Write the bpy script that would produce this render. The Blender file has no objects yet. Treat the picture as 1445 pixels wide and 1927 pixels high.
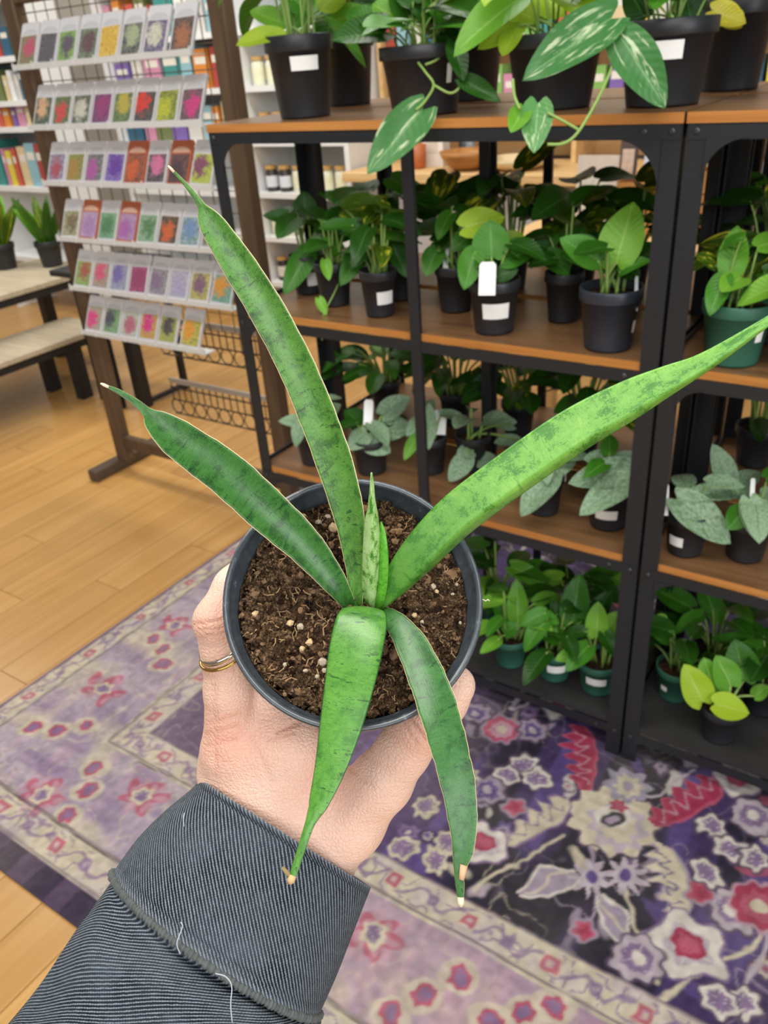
import bpy, math, random
import numpy as np
from mathutils import Vector, Matrix, noise as mnoise

# ------------------------------------------------------------------ camera
FPX, CX, CY = 1527.49, 722.5, 963.5
YAW, PIT, ROL = -0.6222, 0.5159, -0.0789
CAM = np.array([1.2665, -1.2731, 1.3525])
_f = np.array([math.sin(YAW)*math.cos(PIT), math.cos(YAW)*math.cos(PIT), -math.sin(PIT)])
_r = np.array([math.cos(YAW), -math.sin(YAW), 0.0])
_u = np.cross(_r, _f)
RGT = math.cos(ROL)*_r + math.sin(ROL)*_u
UPV = -math.sin(ROL)*_r + math.cos(ROL)*_u
FWD = _f

sc = bpy.context.scene
col = sc.collection
cd = bpy.data.cameras.new('camera')
cd.sensor_fit = 'VERTICAL'; cd.sensor_height = 36.0; cd.lens = FPX/1927*36.0
cd.clip_start = 0.02; cd.clip_end = 60
cd.dof.use_dof = True; cd.dof.focus_distance = 0.335; cd.dof.aperture_fstop = cd.lens/1.45
co = bpy.data.objects.new('camera', cd); col.objects.link(co)
m = Matrix.Identity(4)
for i in range(3):
    m[i][0], m[i][1], m[i][2], m[i][3] = RGT[i], UPV[i], -FWD[i], CAM[i]
co.matrix_world = m
sc.camera = co

# ------------------------------------------------------------------ world, lights, exposure
w = bpy.data.worlds.new('world'); sc.world = w; w.use_nodes = True
w.node_tree.nodes['Background'].inputs[0].default_value = (0.97, 0.98, 1.0, 1)
w.node_tree.nodes['Background'].inputs[1].default_value = 0.20
def area(name, loc, tgt, sx, sy, power, colr=(1, 1, 1)):
    l = bpy.data.lights.new(name, 'AREA'); l.shape = 'RECTANGLE'; l.size = sx; l.size_y = sy
    l.energy = power; l.color = colr
    o = bpy.data.objects.new(name, l); col.objects.link(o); o.location = loc
    o.rotation_euler = (Vector(tgt)-Vector(loc)).to_track_quat('-Z', 'Y').to_euler()
    return o
area('shop_window_light', (2.6, -3.9, 2.9), (0.2, 0.2, 0.6), 3.6, 1.6, 88, (0.97, 0.985, 1.0))
area('ceiling_light', (0.6, -1.2, 3.0), (0.6, -1.2, 0), 3.0, 0.5, 62, (1.0, 0.96, 0.9))
area('ceiling_light', (-0.8, 1.4, 3.0), (-0.8, 1.4, 0), 3.4, 0.5, 62, (1.0, 0.95, 0.88))
area('ceiling_light', (-3.2, 0.6, 3.0), (-3.2, 0.6, 0), 2.4, 0.5, 46, (1.0, 0.95, 0.88))
area('side_window_light', (4.3, -1.75, 1.45), (0.6, -0.6, 1.0), 1.3, 2.0, 52, (0.96, 0.98, 1.0))
sc.view_settings.view_transform = 'Standard'; sc.view_settings.look = 'None'
sc.view_settings.gamma = 1.0; sc.view_settings.use_curve_mapping = False
sc.view_settings.exposure = 0.08

# ------------------------------------------------------------------ helpers: picture point -> place
def ray(x, y): return FWD + RGT*(x-CX)/FPX - UPV*(y-CY)/FPX
def at(x, y, d): return CAM + d*ray(x, y)
def onz(x, y, Z):
    d = ray(x, y); return CAM + d*((Z-CAM[2])/d[2])
def ony(x, y, Y):
    d = ray(x, y); return CAM + d*((Y-CAM[1])/d[1])
def depth(P): return float((np.asarray(P)-CAM) @ FWD)
def unit(v):
    v = np.asarray(v, float); return v/np.linalg.norm(v)

# ------------------------------------------------------------------ helpers: colour, materials
def lin(h):
    h = h.lstrip('#'); c = [int(h[i:i+2], 16)/255 for i in (0, 2, 4)]
    return tuple(((x+0.055)/1.055)**2.4 if x > 0.04045 else x/12.92 for x in c)
class NT:
    def __init__(s, name):
        s.m = bpy.data.materials.new(name); s.m.use_nodes = True
        s.t = s.m.node_tree; s.b = s.t.nodes['Principled BSDF']
    def n(s, ty, **kw):
        nd = s.t.nodes.new(ty)
        for k, v in kw.items():
            if k.startswith('i_'):
                nd.inputs[k[2:].replace('_', ' ')].default_value = v
            else: setattr(nd, k, v)
        return nd
    def l(s, a, b): s.t.links.new(a, b)
    def ramp(s, fac, stops, interp='LINEAR'):
        r = s.n('ShaderNodeValToRGB'); r.color_ramp.interpolation = interp
        e = r.color_ramp.elements
        while len(e) < len(stops): e.new(0.5)
        for i, (p, c) in enumerate(stops):
            e[i].position = p; e[i].color = (c[0], c[1], c[2], 1) if len(c) == 3 else c
        s.l(fac, r.inputs[0]); return r.outputs[0]
    def mix(s, fac, a, b, mode='MIX'):
        x = s.n('ShaderNodeMix', data_type='RGBA', blend_type=mode)
        for v, k in ((fac, 0), (a, 6), (b, 7)):
            if isinstance(v, bpy.types.NodeSocket): s.l(v, x.inputs[k])
            elif k == 0: x.inputs[0].default_value = v
            else: x.inputs[k].default_value = (v[0], v[1], v[2], 1)
        return x.outputs[2]
    def math(s, op, a, b=0.0, clamp=False):
        x = s.n('ShaderNodeMath', operation=op); x.use_clamp = clamp
        for v, k in ((a, 0), (b, 1)):
            if isinstance(v, bpy.types.NodeSocket): s.l(v, x.inputs[k])
            else: x.inputs[k].default_value = v
        return x.outputs[0]
    def noise(s, scale, vec=None, detail=3, rough=0.5, dist=0.0):
        x = s.n('ShaderNodeTexNoise'); x.inputs['Scale'].default_value = scale
        x.inputs['Detail'].default_value = detail; x.inputs['Roughness'].default_value = rough
        x.inputs['Distortion'].default_value = dist
        if vec is not None: s.l(vec, x.inputs['Vector'])
        return x.outputs[0]
    def coord(s, k='Object'): return s.n('ShaderNodeTexCoord').outputs[k]
    def mapping(s, vec, scale=(1, 1, 1), loc=(0, 0, 0), rot=(0, 0, 0)):
        x = s.n('ShaderNodeMapping'); x.inputs['Scale'].default_value = scale
        x.inputs['Location'].default_value = loc; x.inputs['Rotation'].default_value = rot
        s.l(vec, x.inputs['Vector']); return x.outputs[0]
    def bump(s, h, strength=0.3, distance=0.002):
        x = s.n('ShaderNodeBump'); x.inputs['Strength'].default_value = strength
        x.inputs['Distance'].default_value = distance; s.l(h, x.inputs['Height'])
        s.l(x.outputs[0], s.b.inputs['Normal'])
    def rnd(s): return s.n('ShaderNodeObjectInfo').outputs['Random']
    def colr(s, c):
        if isinstance(c, bpy.types.NodeSocket): s.l(c, s.b.inputs['Base Color'])
        else: s.b.inputs['Base Color'].default_value = (c[0], c[1], c[2], 1)
    def set(s, rough=0.5, metal=0.0, spec=0.5):
        s.b.inputs['Roughness'].default_value = rough; s.b.inputs['Metallic'].default_value = metal
        s.b.inputs['Specular IOR Level'].default_value = spec
        return s.m
MATS = {}
def plain(h, rough=0.5, metal=0.0, var=0.12, scale=30, spec=0.5):
    key = (h, rough, metal, var, scale, spec)
    if key in MATS: return MATS[key]
    t = NT('paint_'+h.strip('#')); c = lin(h)
    f = t.noise(scale, t.coord())
    t.colr(t.mix(f, tuple(x*(1-var) for x in c), tuple(min(1, x*(1+var)) for x in c)))
    MATS[key] = t.set(rough, metal, spec); return MATS[key]
def wood(a, b, rough=0.45, scale=(2, 40, 40), bump=0.1):
    key = ('wood', a, b, rough, scale)
    if key in MATS: return MATS[key]
    t = NT('wood'); v = t.mapping(t.coord(), scale)
    rn = t.rnd(); off = t.n('ShaderNodeVectorMath', operation='ADD'); t.l(v, off.inputs[0]); t.l(rn, off.inputs[1])
    f = t.noise(1.0, off.outputs[0], 5, 0.6, 0.6)
    c = t.ramp(f, [(0.3, lin(a)), (0.7, lin(b))])
    t.colr(c); t.bump(f, bump, 0.001); MATS[key] = t.set(rough); return MATS[key]

# ------------------------------------------------------------------ helpers: objects
def tag(o, label=None, cat=None, group=None, kind=None):
    if label: o['label'] = label
    if cat: o['category'] = cat
    if group: o['group'] = group
    if kind: o['kind'] = kind
    return o
def thing(name, label, cat, loc=(0, 0, 0), rotz=0.0, group=None):
    o = bpy.data.objects.new(name, None); col.objects.link(o)
    o.empty_display_size = 0.05
    o.location = Vector([float(x) for x in loc]); o.rotation_euler = (0, 0, rotz)
    return tag(o, label, cat, group)
def link(name, me, parent=None, mat=None, loc=None):
    if mat is not None and not me.materials: me.materials.append(mat)
    o = bpy.data.objects.new(name, me); col.objects.link(o)
    if parent is not None: o.parent = parent
    if loc is not None: o.location = Vector([float(x) for x in loc])
    return o
class MB:
    def __init__(s): s.v = []; s.f = []; s.uv = None
    def add(s, vs, fs):
        k = len(s.v); s.v += [tuple(float(c) for c in p) for p in vs]; s.f += [tuple(i+k for i in f) for f in fs]; return s
    def box(s, x0, x1, y0, y1, z0, z1):
        return s.add([(x0,y0,z0),(x1,y0,z0),(x1,y1,z0),(x0,y1,z0),(x0,y0,z1),(x1,y0,z1),(x1,y1,z1),(x0,y1,z1)],
                     [(0,3,2,1),(4,5,6,7),(0,1,5,4),(1,2,6,5),(2,3,7,6),(3,0,4,7)])
    def cbox(s, x0, x1, y0, y1, z0, z1, c=0.003):
        # chamfered along the vertical and top edges
        P = lambda d: [(x0+d,y0),(x1-d,y0),(x1,y0+d),(x1,y1-d),(x1-d,y1),(x0+d,y1),(x0,y1-d),(x0,y0+d)]
        Q = lambda d: [(x0+c+d,y0+d),(x1-c-d,y0+d),(x1-d,y0+c+d),(x1-d,y1-c-d),(x1-c-d,y1-d),(x0+c+d,y1-d),(x0+d,y1-c-d),(x0+d,y0+c+d)]
        vs = []
        for z, d in ((z0, c), (z0+c, 0), (z1-c, 0), (z1, c)): vs += [(x, y, z) for x, y in Q(d)]
        fs = [tuple(range(7, -1, -1)), tuple(range(24, 32))]
        for r in range(3):
            for i in range(8):
                j = (i+1) % 8; fs.append((r*8+i, r*8+j, r*8+8+j, r*8+8+i))
        return s.add(vs, fs)
    def lathe(s, prof, n=24, cap0=False, cap1=False, c=(0, 0, 0)):
        vs = []
        for rr, z in prof:
            for i in range(n):
                a = 2*math.pi*i/n; vs.append((c[0]+rr*math.cos(a), c[1]+rr*math.sin(a), c[2]+z))
        fs = []
        for k in range(len(prof)-1):
            for i in range(n):
                j = (i+1) % n; fs.append((k*n+i, k*n+j, k*n+n+j, k*n+n+i))
        if cap0: fs.append(tuple(range(n-1, -1, -1)))
        if cap1: fs.append(tuple((len(prof)-1)*n+i for i in range(n)))
        return s.add(vs, fs)
    def tube(s, pts, rad, n=6):
        pts = [np.asarray(p, float) for p in pts]; vs = []; N = len(pts)
        rads = rad if hasattr(rad, '__len__') else [rad]*N
        t0 = unit(pts[1]-pts[0]); ref = np.array([0, 0, 1.0]) if abs(t0[2]) < 0.9 else np.array([1.0, 0, 0])
        a = unit(np.cross(t0, ref))
        for i, p in enumerate(pts):
            t = unit(pts[min(i+1, N-1)]-pts[max(i-1, 0)])
            a = unit(a-t*(a@t)); b = np.cross(t, a)
            for k in range(n):
                an = 2*math.pi*k/n; vs.append(p+rads[i]*(math.cos(an)*a+math.sin(an)*b))
        fs = []
        for i in range(N-1):
            for k in range(n):
                j = (k+1) % n; fs.append((i*n+k, i*n+j, i*n+n+j, i*n+n+k))
        fs += [tuple(range(n-1, -1, -1)), tuple((N-1)*n+k for k in range(n))]
        return s.add(vs, fs)
    def prism(s, poly, z0, z1, axis='z'):
        n = len(poly)
        mk = {'z': lambda a, b, c: (a, b, c), 'y': lambda a, b, c: (a, c, b), 'x': lambda a, b, c: (c, a, b)}[axis]
        vs = [mk(a, b, z0) for a, b in poly]+[mk(a, b, z1) for a, b in poly]
        fs = [tuple(range(n-1, -1, -1)), tuple(range(n, 2*n))]+[(i, (i+1) % n, n+(i+1) % n, n+i) for i in range(n)]
        return s.add(vs, fs)
    def mesh(s, name, smooth=False):
        me = bpy.data.meshes.new(name); me.from_pydata(s.v, [], s.f); me.update()
        if smooth: me.polygons.foreach_set('use_smooth', [True]*len(me.polygons))
        return me
    def build(s, name, mat, parent=None, loc=None, smooth=False):
        return link(name, s.mesh(name, smooth), parent, mat, loc)
def catmull(P, n):
    P = np.asarray(P, float); K = len(P); out = []
    Q = np.vstack([2*P[0]-P[1], P, 2*P[-1]-P[-2]])
    for i in range(n):
        t = i/(n-1)*(K-1); k = min(int(t), K-2); t -= k
        p0, p1, p2, p3 = Q[k], Q[k+1], Q[k+2], Q[k+3]
        out.append(0.5*((2*p1)+(-p0+p2)*t+(2*p0-5*p1+4*p2-p3)*t*t+(-p0+3*p1-3*p2+p3)*t**3))
    return np.array(out)
def set_matrix(o, X, Y, Z, P):
    mm = Matrix.Identity(4)
    for i in range(3): mm[i][0], mm[i][1], mm[i][2], mm[i][3] = float(X[i]), float(Y[i]), float(Z[i]), float(P[i])
    o.matrix_local = mm
# ================================================================== the setting
M_BLACK = plain('#24262a', 0.42, 0.0, 0.15, 60)
M_BLACK2 = plain('#1c1d20', 0.5, 0.0, 0.2, 40)
M_WHITE = plain('#e9ebea', 0.45, 0.0, 0.04, 8)
# --- floor: a base slab and its planks
fb = MB().box(-6, 4, -3, 3.0, -0.06, -0.012)
floor = tag(fb.build('floor', plain('#6f5230', 0.7)), kind='structure')
t = NT('oak_plank'); v = t.mapping(t.coord('Object'), (26, 1.6, 1)); rn = t.rnd()
ad = t.n('ShaderNodeVectorMath', operation='ADD'); t.l(v, ad.inputs[0])
sc3 = t.math('MULTIPLY', rn, 37.0); t.l(sc3, ad.inputs[1])
f1 = t.noise(1.0, ad.outputs[0], 5, 0.6, 0.8)
ca = t.ramp(f1, [(0.25, lin('#b98848')), (0.75, lin('#d0a364'))])
cb = t.mix(t.ramp(rn, [(0, (0.0,)*3), (1, (1.0,)*3)]), (0.86, 0.84, 0.80), (1.0, 1.0, 1.0))
t.colr(t.mix(1.0, ca, cb, 'MULTIPLY')); t.bump(f1, 0.04, 0.0006)
M_OAK = t.set(0.27, 0, 0.5)
PW, PL = 0.115, 1.15
plank_me = {}
def plank_mesh(L):
    L = round(L, 2)
    if L not in plank_me:
        c = 0.0012
        plank_me[L] = MB().add([(0,0,-0.012),(PW,0,-0.012),(PW,L,-0.012),(0,L,-0.012),(c,c,0),(PW-c,c,0),(PW-c,L-c,0),(c,L-c,0)],
            [(4,5,6,7),(0,1,5,4),(1,2,6,5),(2,3,7,6),(3,0,4,7)]).mesh('plank'); plank_me[L].materials.append(M_OAK)
    return plank_me[L]
rg = random.Random(5)
far_planks = MB(); nplank = 0
for i in range(-36, 25):
    x = i*PW; y = -2.4-rg.random()*PL
    while y < 2.90:
        L = rg.choice((0.7, 0.95, 1.15))
        if y+L > 2.95: L = max(0.05, round(2.95-y, 2))
        if L > 0.02:
            near = (-2.6 < x < 1.6 and -1.3 < y+L and y < 2.3) and not (x > -0.4 and y > -0.8 and y+L < 0.45)
            if near and nplank < 300:
                link('plank', plank_mesh(L), floor, None, (x+0.0006, y+0.0006, 0)); nplank += 1
            else:
                far_planks.box(x+0.0006, x+PW-0.0006, y+0.0006, y+L-0.0006, -0.012, 0)
        y += L
tag(far_planks.build('plank', M_OAK, floor), kind='stuff')
# --- walls
tag(MB().box(-6, 4, 3.0, 3.1, -0.06, 3.2).build('wall_back', plain('#d8d2c6', 0.8)), kind='structure')
tag(MB().box(-6.1, -6.0, -3, 3.1, -0.06, 3.2).build('wall_left', plain('#d5d0c6', 0.8)), kind='structure')
tag(MB().box(-6, 4, 2.985, 3.0, 0, 0.1).build('baseboard_back', M_WHITE), kind='structure')

# ================================================================== the rug
def build_rug():
    X0, X1, Y0, Y1, S = -0.445, 1.72, -0.872, 0.80, 0.0036
    nx, ny = int((X1-X0)/S)+1, int((Y1-Y0)/S)+1
    gx, gy = np.meshgrid(np.linspace(X0, X1, nx), np.linspace(Y0, Y1, ny))
    def vnoise(fx, fy, seed):
        r = np.random.RandomState(seed); G = r.rand(128, 128)
        a = (gx-X0)*fx; b = (gy-Y0)*fy
        i = a.astype(int); j = b.astype(int); u = a-i; v_ = b-j
        u = u*u*(3-2*u); v_ = v_*v_*(3-2*v_)
        g = lambda p, q: G[(j+q) % 128, (i+p) % 128]
        return (g(0,0)*(1-u)+g(1,0)*u)*(1-v_)+(g(0,1)*(1-u)+g(1,1)*u)*v_
    C = {k: np.array(lin(h)) for k, h in dict(field='#3d3052', violet='#524274', ink='#23212b', lav='#918392', lavl='#a89ba2',
         cream='#b8ad97', pink='#ab8590', red='#92304a', rose='#a24e62', mauve='#7a6482', deep='#544459', white='#c2bab0', grey='#8b8494').items()}
    img = np.zeros((ny, nx, 3))
    def put(mask, c, a=1.0, sl=(slice(None), slice(None))):
        mm = np.clip(mask, 0, 1)[..., None]*a; img[sl] = img[sl]*(1-mm)+C[c]*mm
    soft = lambda d, w=0.004: np.clip(0.5-d/w, 0, 1)
    n1 = vnoise(8, 60, 1); n2 = vnoise(30, 30, 2); n3 = vnoise(90, 90, 4); n5 = vnoise(60, 8, 6)
    wx = gx+0.013*(vnoise(26, 26, 31)-0.5)+0.007*(vnoise(70, 70, 32)-0.5)   # hand-drawn wobble
    wy = gy+0.013*(vnoise(26, 26, 33)-0.5)+0.007*(vnoise(70, 70, 34)-0.5)
    put(np.ones_like(gx), 'field')
    put(np.clip((vnoise(34, 3.0, 7)-0.52)*6, 0, 1), 'violet', 0.9)
    put(np.clip((0.44-vnoise(16, 2.4, 8))*8, 0, 1), 'ink', 0.95)
    put(np.clip((0.74-gx)/0.28, 0, 1)*(gy < 0.05), 'mauve', 0.55)
    arab = np.abs(vnoise(15, 15, 41)*0.7+vnoise(33, 33, 42)*0.3-0.5)
    put(soft(arab-0.020, 0.02)*np.clip(vnoise(6, 6, 43)*3-1, 0, 1), 'lav', 0.5)
    arab2 = np.abs(vnoise(19, 19, 44)*0.7+vnoise(40, 40, 45)*0.3-0.46)
    put(soft(arab2-0.012, 0.02)*np.clip(vnoise(7, 7, 46)*3-1.2, 0, 1), 'cream', 0.45)
    W = lambda px, py: onz(px, py, 0)[:2]
    def win(c, R):
        i0 = max(0, int((c[0]-R-X0)/S)); i1 = min(nx, int((c[0]+R-X0)/S)+2)
        j0 = max(0, int((c[1]-R-Y0)/S)); j1 = min(ny, int((c[1]+R-Y0)/S)+2)
        if i1 <= i0 or j1 <= j0: return None
        return (slice(j0, j1), slice(i0, i1))
    def ell(px, py, a, b, ang, c, al=1.0, xy=None):
        p0 = W(px, py) if xy is None else xy; sl = win(p0, max(a, b)*1.3+0.02)
        if sl is None: return
        dx, dy = wx[sl]-p0[0], wy[sl]-p0[1]; ca, sa = math.cos(ang), math.sin(ang)
        p = (dx*ca+dy*sa)/a; q = (-dx*sa+dy*ca)/b
        put(soft((np.sqrt(p*p+q*q)-1)*min(a, b)), c, al, sl)
    def flower(px, py, R, k, c, c2=None, c3=None, amp=0.25, ph=0.0, out=None, xy=None, al=1.0):
        amp = amp*0.62
        p0 = W(px, py) if xy is None else xy; sl = win(p0, R*1.4+0.02)
        if sl is None: return
        dx, dy = wx[sl]-p0[0], wy[sl]-p0[1]; r = np.hypot(dx, dy); th = np.arctan2(dy, dx)
        rad = R*(1-amp+amp*np.cos(k*(th+ph)))
        d = r-rad
        if out: put(soft(d-0.006), out, 0.9*al, sl)
        put(soft(d), c, al, sl)
        if c2:
            put(soft(r-rad*0.66), c2, al, sl)
            put(soft(np.abs(np.sin(k*(th+ph)/2))*r-0.0022)*(r > R*0.25)*(r < R*0.85), c, 0.8*al, sl)
        if c3: put(soft(r-R*0.28), c3, al, sl)
    def feather(ax_, ay_, bx_, by_, Wd, c, out, teeth=6, c2=None):
        a_, b_ = W(ax_, ay_), W(bx_, by_); p0 = (a_+b_)/2; L = np.linalg.norm(b_-a_)/2; ang = math.atan2(b_[1]-a_[1], b_[0]-a_[0]); sl = win(p0, L*1.2+0.03)
        if sl is None: return
        dx, dy = wx[sl]-p0[0], wy[sl]-p0[1]; ca, sa = math.cos(ang), math.sin(ang)
        p = (dx*ca+dy*sa)/L; q = (-dx*sa+dy*ca)
        env = Wd*np.sqrt(np.clip(1-p*p, 0, 1))*(0.8+0.2*p)
        tooth = np.where(q > 0, env*(0.62+0.38*np.cos(p*teeth*math.pi)), env*0.8)
        d = np.where(np.abs(p) < 1, np.abs(q)-tooth, 0.05)
        put(soft(d-0.006), out, 1.0, sl); put(soft(d), c, 1.0, sl)
        if c2:
            put(soft(np.abs(q-0.25*Wd*np.sin(p*teeth*math.pi*1.0))-0.003)*(np.abs(p) < 0.8)*(d < 0), c2, 0.9, sl)
    def vine(pts, wd, c, al=1.0):
        P = np.array([W(*p) for p in pts]); P = catmull(P, 6*len(pts))
        ce = (P.min(0)+P.max(0))/2; sl = win(ce, max((P.max(0)-P.min(0)))/2+0.03)
        if sl is None: return
        d = np.full_like(gx[sl], 9.0); ax, ay = wx[sl], wy[sl]
        for a, b in zip(P[:-1], P[1:]):
            ab = b-a; tt = np.clip(((ax-a[0])*ab[0]+(ay-a[1])*ab[1])/(ab@ab+1e-12), 0, 1)
            d = np.minimum(d, np.hypot(ax-a[0]-tt*ab[0], ay-a[1]-tt*ab[1]))
        put(soft(d-wd), c, al, sl)
    rr = random.Random(11)
    for _ in range(300):
        x = rr.uniform(-0.02, 1.7); y = rr.uniform(-0.45, 0.8)
        R = rr.choice((0.008, 0.012, 0.016, 0.022)); k = rr.choice((5, 6, 8)); cc = rr.choice(('lav', 'lavl', 'cream', 'mauve', 'lav', 'violet', 'white', 'rose'))
        if rr.random() < 0.5: flower(0, 0, R, k, cc, rr.choice((None, 'violet', 'mauve', 'lav')), rr.choice(('field', 'red', 'violet', 'cream')), 0.2, x*9, rr.choice((None, 'ink', 'deep')), (x, y), 0.85)
        else: ell(0, 0, R*1.5, R*0.55, rr.uniform(0, 3), cc, 0.8, (x, y))
    vine([(1190,1920),(1260,1880),(1330,1830),(1400,1790),(1445,1740)], 0.004, 'cream')
    vine([(890,1680),(950,1640),(1010,1610),(1060,1580)], 0.0035, 'cream')
    vine([(1180,1680),(1200,1760),(1240,1810),(1240,1860)], 0.0035, 'cream')
    vine([(1110,1600),(1120,1690),(1110,1760)], 0.003, 'lav')
    vine([(1200,1460),(1180,1480),(1230,1500),(1300,1450)], 0.0035, 'lavl')
    vine([(960,1310),(1000,1320),(960,1340),(985,1300)], 0.005, 'lavl')
    vine([(1420,1680),(1445,1760),(1400,1850),(1350,1900)], 0.004, 'lavl')
    flower(1154,1547, 0.092, 11, 'cream', None, None, 0.16, 0.2, 'deep'); flower(1160,1560, 0.062, 9, 'lavl', 'cream', None, 0.2, 0.5)
    ell(1150,1540, 0.034, 0.026, 0.6, 'white'); ell(1150,1545, 0.024, 0.017, 0.6, 'ink'); ell(1150,1546, 0.013, 0.010, 0.6, 'lav'); flower(1160,1518, 0.022, 6, 'red', 'rose', None, 0.25)
    feather(1100,1492, 1088,1368, 0.042, 'red', 'rose', 6, 'pink')
    feather(1228,1556, 1352,1466, 0.042, 'red', 'rose', 6, 'pink')
    feather(955,1592, 1068,1508, 0.042, 'cream', 'mauve', 5, 'mauve')
    feather(1278,1742, 1243,1595, 0.042, 'cream', 'lav', 6, 'violet')
    feather(968,1690, 1080,1640, 0.032, 'lav', 'white', 1, 'cream')
    feather(1128,1686, 1182,1780, 0.028, 'lav', 'white', 1, 'cream')
    flower(940,1377, 0.040, 9, 'rose', 'pink', 'cream', 0.10, 0, 'lav')
    for p in ((1000,1377),(894,1345),(918,1490)): flower(p[0], p[1], 0.036, 7, 'lav', 'violet', 'lavl', 0.16, 0, 'deep')
    for p, R in (((1051,1334),.044),((911,1591),.050),((1294,1785),.066),((1388,1470),.048)):
        flower(p[0], p[1], R, 5, 'white', 'lavl', None, 0.2, 0.3, 'mauve'); flower(p[0], p[1]-3, R*0.46, 6, 'red', 'rose', None, 0.12)
    for p in ((1108,1654),(1180,1654)): flower(p[0], p[1], 0.042, 9, 'lavl', None, 'violet', 0.4)
    for p in ((1419,1540),(1376,1717),(1200,1811)): flower(p[0], p[1], 0.044, 8, 'lavl', 'mauve', 'white', 0.12, 0, 'deep')
    flower(1432,1712, 0.052, 9, 'red', 'rose', 'cream', 0.12, 0, 'pink')
    for p in ((965,1523),(1311,1682),(1097,1754)): flower(p[0], p[1], 0.022, 5, 'rose', 'red', None, 0.2, 0, 'lav')
    for p in ((1230,1385),(1280,1400),(1180,1480)): flower(p[0], p[1], 0.050, 8, 'grey', 'cream', 'lav', 0.2, 0.4)
    for p in ((985,1440),(1010,1470),(955,1460),(1340,1560),(1375,1600),(1420,1620),(1330,1650),(1400,1890),(1350,1890),(1080,1850)):
        flower(p[0], p[1], 0.030, 6, 'white', 'mauve', None, 0.2, 0.2, 'deep')
    for p in ((820,1620),(845,1590),(760,1600),(800,1520),(880,1460)): flower(p[0], p[1], 0.030, 7, 'cream', 'mauve', None, 0.2)
    # ---- borders, from inside out
    D = np.maximum(-0.035-gx, -0.462-gy)+0.004*(n2-0.5)
    side = -0.035-gx > -0.462-gy
    D = np.where(side, np.interp(D, [-9, 0.076, 0.338, 0.398, 0.402, 9], [-9, 0.076, 0.272, 0.344, 0.356, 9]), D)
    sx = np.where(side, wy, wx)
    inb = lambda a, b: soft(a-D, 0.003)*soft(D-b, 0.003)
    put(inb(0.0, 9), 'cream'); put(inb(0.0, 9)*np.clip(n2*1.6-0.5, 0, 1), 'lavl', 0.6)
    put(inb(-0.003, 0.004), 'deep', 0.6)
    sc1 = np.abs(vnoise(38, 38, 51)*0.75+vnoise(80, 80, 52)*0.25-0.5)
    def guard(a, b, step, off, cc='mauve'):
        mid = (a+b)/2; hw = (b-a)/2; Dw = D+0.006*(vnoise(60, 60, 53)-0.5)
        ph = (sx+off)/step; box_ = inb(a, b)
        put(soft(sc1-0.045, 0.04)*box_, cc, 0.75)
        put(soft(np.abs(Dw-mid-0.5*hw*np.sin(ph*4*math.pi))-0.004)*box_, cc, 0.8)
        fr = (ph-np.floor(ph)-0.5)*step; q = np.maximum(np.abs(fr), np.abs(Dw-mid))
        put(soft(q-0.62*hw)*box_, 'cream', 0.9); put(soft(q-0.50*hw)*box_, 'rose', 0.95)
        put(soft(q-0.26*hw)*box_, 'pink', 0.9); put(soft(q-0.12*hw)*box_, 'cream', 0.9)
        f2 = (ph+0.5-np.floor(ph+0.5)-0.5)*step
        r2 = np.hypot(f2, Dw-mid); put(soft(np.abs(r2-0.3*hw)-0.004)*box_, cc, 0.85)
    guard(0.008, 0.062, 0.155, 0.03)
    put(inb(0.064, 0.069), 'deep', 0.8)
    put(inb(0.071, 0.0745)*np.clip(n1*2-0.5, 0, 1), 'ink', 0.9)
    MBD = inb(0.076, 0.272)
    put(MBD, 'lav'); put(MBD*np.clip(vnoise(7, 30, 61)*2.2-0.7, 0, 1), 'lavl', 0.8); put(MBD*np.clip(n5*2.2-1.2, 0, 1), 'pink', 0.5)
    put(MBD*np.clip(vnoise(10, 44, 9)*2.8-1.5, 0, 1), 'mauve', 0.6)
    put(MBD*np.clip(vnoise(14, 14, 10)*3.2-1.75, 0, 1), 'cream', 0.75)
    put(MBD*soft(arab2-0.016, 0.03), 'cream', 0.55); put(MBD*soft(sc1-0.02, 0.03)*np.clip(vnoise(9, 9, 62)*3-1.2, 0, 1), 'mauve', 0.5)
    put(MBD*np.clip((gx-0.2)/0.6, 0, 1), 'pink', 0.35)
    for a, b, c in (((288,1204),(306,1225),(306,1254)), ((62,1373),(107,1377),(162,1369)), ((179,1447),(167,1490),(128,1540)),
                    ((863,1845),(794,1874),(735,1915)), ((985,1915),(1040,1900),(925,1925))):
        for p in (a, b, c): ell(p[0], p[1], 0.036, 0.030, 0.3, 'cream', 0.75)
        for p in (a, b, c): flower(p[0], p[1], 0.021, 6, 'rose', 'mauve', None, 0.12, 0.5)
    for p, R in (((195,1299),.05),((78,1498),.055),((272,1501),.05),((706,1762),.055),((330,1180),.03)):
        flower(p[0], p[1], R, 5, 'pink', None, None, 0.4, 0.4, None, None, 0.6)
        for k in range(5):
            a = k*1.257+0.4; px, py = p[0]+R*560*math.cos(a), p[1]+R*430*math.sin(a)
            ell(px, py, 0.024, 0.014, a*1.3, 'rose', 0.85); ell(px+4, py+3, 0.014, 0.007, a, 'pink', 0.8)
        flower(p[0], p[1], 0.026, 6, 'cream', 'mauve', None, 0.2)
    put(inb(0.272, 0.277), 'deep', 0.7); put(inb(0.277, 0.281)*np.clip(n1*2-0.4, 0, 1), 'ink', 0.8)
    guard(0.286, 0.344, 0.185, 0.06)
    put(inb(0.346, 0.352), 'deep', 0.6)
    dk = np.sin(sx*2*math.pi/0.11) > 0.1
    outer = inb(0.354, 9)
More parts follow.
